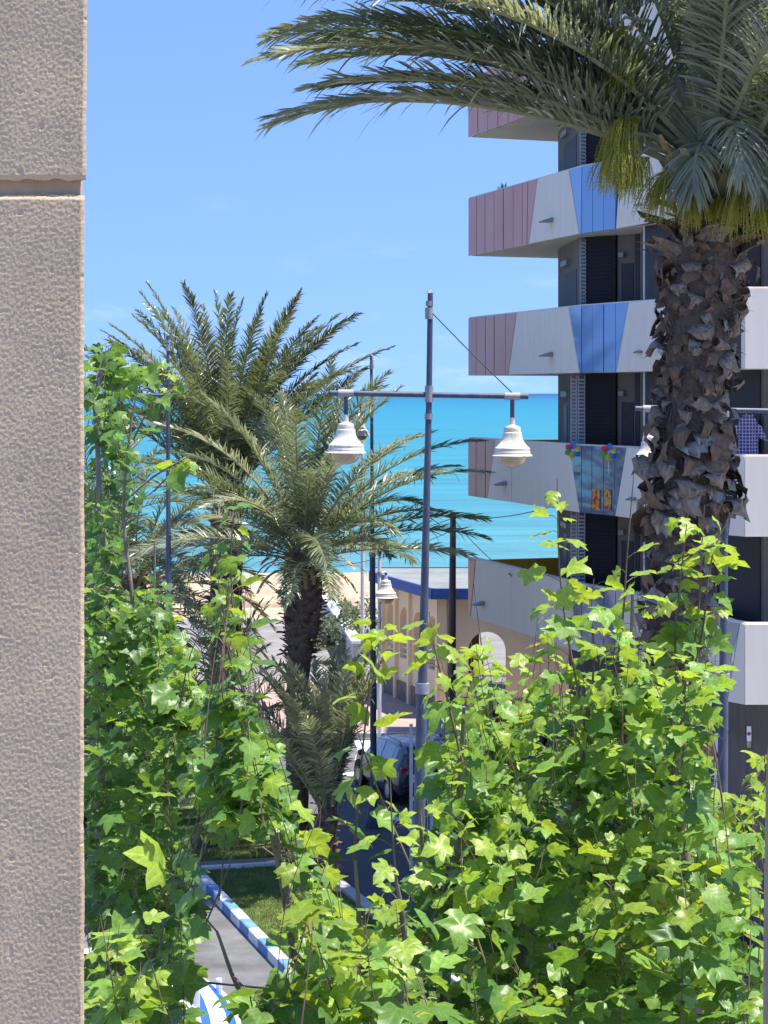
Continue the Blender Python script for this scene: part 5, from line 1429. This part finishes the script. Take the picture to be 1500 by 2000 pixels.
q = ground_at(690, 1295); shrub('shrub', 'dark green shrub by the promenade wall left of the pavilion', (q.x, q.y, 1.2), (0.95, 0.9, 1.3), 2200, 'frond2', 5, 0.16)
q = ground_at(640, 1262); shrub('shrub', 'low green shrub behind the trunk of the middle palm', (q.x, q.y, 0.6), (1.2, 0.9, 0.7), 1600, 'frond3', 6, 0.16)
def spiky(name, label, c, n, L, seed, m='leaf_mid'):
    g = random.Random(seed); root = empty(name, c); tag(root, label, 'plant')
    mb = MB(); mb.local = True
    mb.lathe([(0.10, -0.02), (0.13, 0.2), (0.12, 0.2)], (0, 0, -0.2), 12); mb.build('pot', M['terracotta'], root)
    mb = MB(); mb.local = True
    for i in range(n):
        a = g.uniform(0, 6.28); e = R(g.uniform(25, 85)); d = Vector((math.cos(a) * math.cos(e), math.sin(a) * math.cos(e), math.sin(e))); s = Vector((-math.sin(a), math.cos(a), 0)) * 0.012
        l = L * g.uniform(0.6, 1.1); mb.add([-s, s, d * l * 0.6 + s, d * l * 0.6 - s, d * l + Vector((0, 0, -0.06 * l))], [(0, 1, 2, 3), (3, 2, 4)])
    mb.build('leaves', M[m], root)
p, n = on_front(951); spiky('potted_plant', 'small spiky plant peeping over the pink balcony panels', Vector((p.x, p.y, ZB[2] + PH - 0.02)) - Vector((n.x, n.y, 0)) * 0.4, 26, 0.36, 3)
p, n = on_front(1456); spiky('potted_plant', 'leafy plant on the balcony just right of the palm trunk', Vector((p.x - 0.03, p.y + 0.35, ZB[3] + PH + 0.02)), 30, 0.30, 4, 'leaf_light')

# ------------------------------------------------------------------ leafy trees in the foreground
def leaf_proto(seed):
    """lobed, pointed leaf about 1 long, lying in XY, tip towards +Y; returns verts, uv, faces"""
    g = random.Random(seed)
    half = [(0.20, -0.06), (0.39, 0.03), (0.51, 0.15), (0.37, 0.28), (0.49, 0.41), (0.64, 0.57), (0.45, 0.62), (0.26, 0.64), (0.20, 0.85)]
    half = [(x * g.uniform(0.84, 1.14), y + g.uniform(-0.045, 0.045)) for x, y in half]
    outl = [(0, 0)] + half + [(0, g.uniform(0.98, 1.1))] + [(-x * g.uniform(0.92, 1.08), y + g.uniform(-0.02, 0.02)) for x, y in reversed(half)]
    fold = g.uniform(0.05, 0.55); bend = g.uniform(-0.95, 0.1); cup = g.uniform(-0.2, 0.8); wav = g.uniform(0.03, 0.08); ph = g.uniform(0, 6)
    def z(x, y):
        return fold * abs(x) - cup * x * x + bend * (y - 0.2) * abs(y - 0.2) * 0.7 + wav * math.sin(9 * x + ph) * math.cos(7 * y + ph)
    C = (0, 0.38)
    n = len(outl); V = []; UV = []
    for k in (0.55, 1.0):
        for (x, y) in outl:
            X, Y = C[0] + (x - C[0]) * k, C[1] + (y - C[1]) * k
            if k < 1 and abs(x) < 1e-6: X = 0
            V.append((X, Y, z(X, Y))); UV.append((X, Y))
    V.append((0, 0.38, z(0, 0.38))); UV.append(C)
    Fs = [(i, (i + 1) % n, 2 * n) for i in range(n)] + [(n + i, n + (i + 1) % n, (i + 1) % n, i) for i in range(n)]
    return V, UV, Fs
LP = [leaf_proto(i) for i in range(14)]
LMN = ['leaf_young', 'leaf_light', 'leaf_mid', 'leaf_deep']
LMESH = {}
for i, (V, UV, Fs) in enumerate(LP):
    for j, mn in enumerate(LMN):
        me = bpy.data.meshes.new('leaf'); me.from_pydata(V, [], Fs); me.materials.append(M[mn])
        uvl = me.uv_layers.new(name='UVMap')
        idx = [l.vertex_index for l in me.loops]
        uvl.data.foreach_set('uv', [c for k in idx for c in UV[k]])
        me.polygons.foreach_set('use_smooth', [True] * len(me.polygons)); me.update()
        LMESH[i, j] = me

# where the photograph shows these leaves: rows of (y0, y1, [(x0, x1, density)])
DENS = [
    (640, 700, [(165, 250, .6)]), (700, 760, [(165, 345, .5)]), (760, 850, [(165, 240, .5), (245, 330, .25)]), (850, 950, [(165, 265, .6), (320, 385, .3)]),
    (950, 1050, [(165, 285, .45), (415, 480, .5)]), (1050, 1150, [(165, 240, .6), (270, 330, .4), (410, 505, .6), (1055, 1120, .7), (1280, 1400, .25)]),
    (1150, 1250, [(165, 345, .85), (400, 480, .6), (1030, 1180, .85), (1200, 1300, .6), (1300, 1420, .6)]),
    (1250, 1350, [(165, 390, .9), (430, 510, .4), (690, 790, .3), (850, 1020, .7), (1020, 1430, .95)]),
    (1350, 1450, [(165, 505, .9), (850, 1430, 1)]),
    (1450, 1550, [(165, 560, .95), (812, 1390, 1), (1450, 1500, .7)]),
    (1550, 1650, [(165, 345, 1), (395, 640, 1), (800, 1400, 1), (1400, 1500, .75)]),
    (1650, 1750, [(165, 385, .85), (560, 660, 1), (785, 1500, 1)]), (1750, 1850, [(165, 395, 1), (395, 430, .4), (548, 1500, 1)]),
    (1850, 1915, [(165, 300, 1), (300, 372, .4), (372, 400, .2), (585, 1500, 1)]),
    (1915, 2100, [(165, 300, 1), (300, 372, .45), (372, 470, .22), (470, 1500, 1)]),
]
def dens(px, py):
    for y0, y1, rows in DENS:
        if y0 <= py < y1:
            for x0, x1, d in rows:
                if x0 <= px < x1: return d
            return 0.0
    if py >= 2100: return 0.8
    return 0.0

class Tree:
    def __init__(self, name, label, base, seed):
        self.root = empty(name, base); tag(self.root, label, 'tree'); self.base = Vector(base)
        self.leaves = []; self.tw = MB(); self.bough = MB(); self.bpts = []; self.g = random.Random(seed)
    def limb(self, pts, r0, r1, main=True):
        pts = [Vector(p) for p in pts]; fine = []
        for i in range(len(pts) - 1):     # Catmull-Rom
            p0, p1_, p2, p3 = pts[max(0, i - 1)], pts[i], pts[i + 1], pts[min(len(pts) - 1, i + 2)]
            for k in range(6):
                t = k / 6
                fine.append(0.5 * ((2 * p1_) + (p2 - p0) * t + (2 * p0 - 5 * p1_ + 4 * p2 - p3) * t * t + (3 * p1_ - p0 - 3 * p2 + p3) * t ** 3))
        fine.append(pts[-1])
        for i, p in enumerate(fine):
            p += Vector((noise.noise(p * 3), noise.noise(p * 3 + Vector((9, 0, 0))), 0)) * 0.02
        n = len(fine)
        mb = self.bough if main else self.tw
        mb.tube(fine, [r0 + (r1 - r0) * i / (n - 1) for i in range(n)], 9 if main else 5)
        self.bpts += fine
        return fine
    def leaf(self, p, d, up, size, colr):
        self.leaves.append((Vector(p), Vector(d), Vector(up), size, colr, self.g.randrange(14)))
    def shoot(self, pts, nleaf, size, young=0.5, mask=True, rad=0.0036, tip_bare=0.0, force=False):
        g = self.g; pts = [Vector(p) for p in pts]
        fine = []
        for i in range(len(pts) - 1):
            p0, p1_, p2, p3 = pts[max(0, i - 1)], pts[i], pts[i + 1], pts[min(len(pts) - 1, i + 2)]
            for k in range(4):
                t = k / 4
                fine.append(0.5 * ((2 * p1_) + (p2 - p0) * t + (2 * p0 - 5 * p1_ + 4 * p2 - p3) * t * t + (3 * p1_ - p0 - 3 * p2 + p3) * t ** 3))
        fine.append(pts[-1]); n = len(fine)
        acc = []; az = g.uniform(0, 6.28)
        for i in range(nleaf):
            t = (0.08 + 0.90 * (i + g.random() * 0.4) / nleaf) * (1 - tip_bare); f = t * (n - 1); a = int(min(n - 2, f))
            p = fine[a].lerp(fine[a + 1], f - a)
            for rep in range(1 if g.random() < 0.6 else 2):
                az += 2.4 + g.uniform(-0.5, 0.5)
                out = Vector((math.cos(az), math.sin(az), g.uniform(0.05, 0.7))).normalized()
                sz = size * (1.08 - 0.55 * t ** 1.6) * g.uniform(0.7, 1.25)
                pet = p + out * sz * g.uniform(0.35, 0.75)
                px, py, _ = to_px(pet)
                if mask and g.random() > dens(px, py): continue
                d = (out + Vector((0, 0, g.uniform(-1.3, 0.25)))).normalized()
                if mask:
                    qx, qy, _ = to_px(pet + d * sz * 0.8)
                    if dens(qx, qy) < 0.2 and g.random() < 0.85: continue
                if px < 166 and mask: continue
                up = Vector((g.gauss(0, 0.55), g.gauss(0, 0.55) - 0.1, 1.0)).normalized()
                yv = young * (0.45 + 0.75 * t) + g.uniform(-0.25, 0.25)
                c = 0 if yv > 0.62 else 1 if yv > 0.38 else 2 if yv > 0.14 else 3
                acc.append((p, pet, d, up, sz, c))
        if len(acc) < 2 and not force: return False
        self.tw.tube(fine, [rad * (1 - 0.7 * i / (n - 1)) for i in range(n)], 5)
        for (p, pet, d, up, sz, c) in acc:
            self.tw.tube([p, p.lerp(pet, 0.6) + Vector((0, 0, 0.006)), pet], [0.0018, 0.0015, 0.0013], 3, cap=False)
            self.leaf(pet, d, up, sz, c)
        return True
    def fill(self, n, x0, x1, y0, y1, s0, s1, size, young, nl=(6, 10), ln=(0.3, 0.7), connect=0.55):
        g = self.g; tries = 0; done = 0
        while done < n and tries < n * 14:
            tries += 1
            px, py = g.uniform(x0, x1), g.uniform(y0, y1)
            if g.random() > dens(px, py): continue
            s = g.uniform(s0, s1); tip = at(px, py, s); l = g.uniform(*ln)
            b = tip + Vector((g.uniform(-0.35, 0.35) * l, g.uniform(-0.35, 0.35) * l, -l))
            m_ = tip.lerp(b, 0.5) + Vector((g.uniform(-.05, .05), g.uniform(-.05, .05), 0))
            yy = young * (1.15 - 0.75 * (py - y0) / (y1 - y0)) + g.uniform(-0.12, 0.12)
            bx_, by_, _ = to_px(b)
            hx_, hy_, _ = to_px(m_)
            if dens(bx_, by_) < 0.4 or dens(hx_, hy_) < 0.4: continue
            pts = [b, m_, tip]
            if self.bpts:
                near = min(self.bpts, key=lambda q: (q - b).length_squared + (0.5 if q.z > b.z else 0))
                mx_, my_, _ = to_px(near.lerp(b, 0.5))
                if (near - b).length < connect and dens(mx_, my_) > 0.55: pts = [near, near.lerp(b, 0.5) + Vector((0, 0, -0.03)), b, m_, tip]
            k = g.randint(*nl)
            if len(pts) == 5: k = int(k * 1.25)
            if self.shoot(pts, k, size * g.uniform(0.8, 1.15), yy): done += 1
    def finish(self, nobj=300):
        root = self.root; base = self.base
        mb = self.bough; mb.build('trunk', M['bark'], root, smooth=True, auto=60)
        o = self.tw.build('twigs', M['twig'], root); o['kind'] = 'stuff'
        def rank(l):
            px, py, s = to_px(l[0])
            inside = 160 < px < 1500 and 0 < py < 2000
            return (l[3] * s if inside else -1) * (0.6 + 0.4 * abs(l[2].y)) - 0.02 * l[0].y
        L = sorted(self.leaves, key=rank, reverse=True)
        def mx(l):
            p, d, up, sz, c, v = l
            x = d.cross(up)
            if x.length < 1e-3: x = Vector((1, 0, 0))
            x.normalize(); z = x.cross(d)
            m_ = Matrix(((x.x, d.x, z.x, p.x), (x.y, d.y, z.y, p.y), (x.z, d.z, z.z, p.z), (0, 0, 0, 1)))
            return m_ @ Matrix.Diagonal((sz, sz, sz, 1))
        Tb = Matrix.Translation(-base)
        for l in L[:nobj]:
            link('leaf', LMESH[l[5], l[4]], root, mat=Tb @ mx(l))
        rest = L[nobj:]
        if rest:
            allv = []; allf = []; uvs = []; mi = []; n0 = 0
            for l in rest:
                V, UV, Fs = LP[l[5]]; A = np.array(Tb @ mx(l)); W = np.array(V) @ A[:3, :3].T + A[:3, 3]
                allv.append(W)
                for f in Fs:
                    allf.append(tuple(i + n0 for i in f)); uvs += [c for i in f for c in UV[i]]; mi.append(l[4])
                n0 += len(V)
            me = bpy.data.meshes.new('foliage'); me.from_pydata(np.concatenate(allv).tolist(), [], allf)
            for mn in LMN: me.materials.append(M[mn])
            uvl = me.uv_layers.new(name='UVMap'); uvl.data.foreach_set('uv', uvs)
            me.polygons.foreach_set('material_index', mi); me.polygons.foreach_set('use_smooth', [True] * len(me.polygons)); me.update()
            o = link('foliage', me, root); o['kind'] = 'stuff'

# right tree, about 10 m away
sR = 440.0
tb = at(1160, 2600, sR)
TR = Tree('leafy_tree', 'leafy tree with bright lobed leaves and two bare boughs at the lower right', (tb.x, tb.y, 0), 11)
fork = at(1150, 2350, sR)
TR.limb([(tb.x, tb.y, 0), (tb.x + 0.03, tb.y, 3.0), fork], 0.13, 0.075)
TR.limb([fork, at(1010, 1960, sR), at(1055, 1780, 445), at(1108, 1640, 450), at(1140, 1480, 450), at(1150, 1330, 455)], 0.042, 0.010)
TR.limb([fork, at(1285, 2000, sR), at(1325, 1830, 435), at(1345, 1700, 430), at(1322, 1560, 430), at(1330, 1400, 430), at(1345, 1230, 432)], 0.040, 0.008)
TR.limb([at(1325, 1830, 435), at(1400, 1770, 430), at(1480, 1680, 425), at(1540, 1560, 420)], 0.018, 0.006)
TR.limb([at(1345, 1700, 430), at(1400, 1640, 425), at(1450, 1580, 425), at(1490, 1500, 425)], 0.014, 0.005)
TR.limb([fork, at(900, 2050, 470), at(880, 1800, 480), at(900, 1560, 485), at(905, 1380, 490)], 0.034, 0.007)
TR.limb([at(1055, 1780, 445), at(1000, 1650, 430), at(970, 1500, 425), at(955, 1330, 425)], 0.02, 0.006)
TR.limb([at(1108, 1640, 450), at(1210, 1500, 460), at(1235, 1300, 465), at(1230, 1150, 465)], 0.018, 0.006)
TR.limb([at(1285, 2000, sR), at(1200, 1850, 420), at(1180, 1650, 410), at(1190, 1480, 410)], 0.02, 0.006)
TR.limb([at(880, 1800, 480), at(830, 1700, 490), at(815, 1560, 495)], 0.015, 0.005)
for (pts, s, n, size, young, bare) in (
        ([(1150, 1450), (1110, 1250), (1092, 1100), (1088, 935)], 470, 19, 0.115, 1.0, 0.03),
        ([(1190, 1400), (1215, 1220), (1225, 1080), (1238, 925)], 465, 11, 0.115, 1.0, 0.30),
        ([(1330, 1400), (1318, 1250), (1330, 1120), (1345, 990)], 432, 15, 0.11, 1.0, 0.02),
        ([(1345, 1350), (1372, 1230), (1385, 1120), (1400, 1060), (1432, 1000)], 430, 11, 0.12, 1.0, 0.22),
        ([(1345, 1350), (1365, 1180), (1370, 1080), (1376, 985)], 428, 10, 0.12, 1.0, 0.04),
        ([(905, 1500), (870, 1350), (850, 1270), (838, 1195)], 490, 10, 0.11, 1.0, 0.08),
        ([(955, 1450), (945, 1340), (940, 1260), (925, 1140)], 425, 11, 0.11, 0.9, 0.25),
        ([(1140, 1480), (1160, 1300), (1155, 1200), (1160, 1130)], 455, 13, 0.115, 0.9, 0.02),
        ([(1420, 1700), (1470, 1580), (1490, 1520), (1494, 1470)], 425, 12, 0.13, 0.9, 0.0)):
    TR.shoot([at(x, y, s) for x, y in pts], n, size, young, mask=False, rad=0.0065, tip_bare=bare, force=True)
TR.fill(98, 800, 1500, 1080, 1460, 400, 500, 0.11, 0.72)
TR.fill(175, 735, 1500, 1450, 2080, 380, 520, 0.138, 0.72, nl=(6, 9))
TR.finish()

# middle tree, nearer
sM = 520.0
tb = at(620, 2900, sM)
TM = Tree('leafy_tree', 'leafy tree with large lobed leaves filling the bottom centre', (tb.x, tb.y, 0), 12)
fork = at(620, 2350, sM)
TM.limb([(tb.x, tb.y, 0), (tb.x, tb.y, 3.0), fork], 0.11, 0.06)
TM.limb([fork, at(600, 2050, sM), at(560, 1750, 530), at(520, 1560, 540), at(470, 1380, 540)], 0.03, 0.006)
TM.limb([fork, at(680, 2050, 510), at(700, 1850, 500), at(690, 1680, 500)], 0.025, 0.006)
TM.limb([at(600, 2050, sM), at(480, 1950, 560), at(420, 1820, 570)], 0.012, 0.005)
TM.limb([fork, at(760, 2050, 540), at(790, 1850, 540), at(770, 1700, 545)], 0.02, 0.005)
for (pts, s, n, size, young, bare) in (
        ([(690, 1680), (700, 1560), (715, 1400), (738, 1270), (745, 1205)], 500, 17, 0.125, 0.95, 0.02),
        ([(520, 1560), (480, 1380), (455, 1200), (452, 1060), (462, 975)], 540, 15, 0.085, 0.4, 0.02),
        ([(800, 1690), (745, 1560), (712, 1470), (696, 1420)], 500, 6, 0.08, 0.9, 0.3),
        ([(790, 1850), (772, 1700), (765, 1600), (762, 1520)], 540, 5, 0.085, 1.0, 0.25)):
    TM.shoot([at(x, y, s) for x, y in pts], n, size, young, mask=False, rad=0.006, tip_bare=bare, force=True)
TM.fill(46, 400, 560, 1000, 1500, 500, 570, 0.09, 0.45)
TM.fill(115, 390, 800, 1480, 2080, 470, 600, 0.14, 0.75, nl=(5, 9))
TM.fill(46, 170, 560, 1780, 2080, 520, 600, 0.14, 0.6, nl=(4, 7))
TM.finish()

# left tree, further off with smaller leaves
sL = 300.0
tb = at(235, 2600, sL)
TL = Tree('leafy_tree', 'leafy tree with smaller darker leaves along the stone wall at the left', (tb.x, tb.y, 0), 13)
fork = at(240, 2150, sL)
TL.limb([(tb.x, tb.y, 0), (tb.x, tb.y, 4.0), fork], 0.12, 0.07)
TL.limb([fork, at(200, 1800, sL), at(190, 1450, 300), at(200, 1100, 300), at(185, 800, 300), at(215, 680, 300)], 0.045, 0.007)
TL.limb([fork, at(300, 1850, 290), at(320, 1550, 290), at(300, 1250, 290), at(300, 1060, 290)], 0.035, 0.006)
TL.limb([at(190, 1450, 300), at(260, 1250, 310), at(240, 980, 310), at(270, 760, 310)], 0.02, 0.005)
TL.limb([at(320, 1550, 290), at(390, 1480, 300), at(420, 1400, 300)], 0.014, 0.005)
TL.limb([at(185, 800, 300), at(250, 730, 300), at(335, 730, 300)], 0.009, 0.004)
TL.limb([at(240, 980, 310), at(300, 930, 310), at(370, 890, 310)], 0.009, 0.004)
for (pts, s, n, size, young, bare) in (
        ([(185, 800), (190, 740), (210, 690), (232, 662)], 300, 10, 0.12, 0.35, 0.0),
        ([(215, 790), (260, 740), (300, 725), (338, 735)], 300, 12, 0.13, 0.5, 0.0),
        ([(300, 960), (340, 920), (380, 895)], 310, 6, 0.14, 0.7, 0.0),
        ([(260, 860), (290, 800), (320, 770), (340, 765)], 305, 8, 0.12, 0.4, 0.0)):
    TL.shoot([at(x, y, s) for x, y in pts], n, size, young, mask=False, rad=0.006, tip_bare=bare, force=True)
TL.fill(80, 165, 400, 660, 1160, 270, 330, 0.115, 0.12, ln=(0.2, 0.5))
TL.fill(330, 165, 450, 1140, 2080, 250, 340, 0.12, 0.36, ln=(0.25, 0.6))
TL.finish()
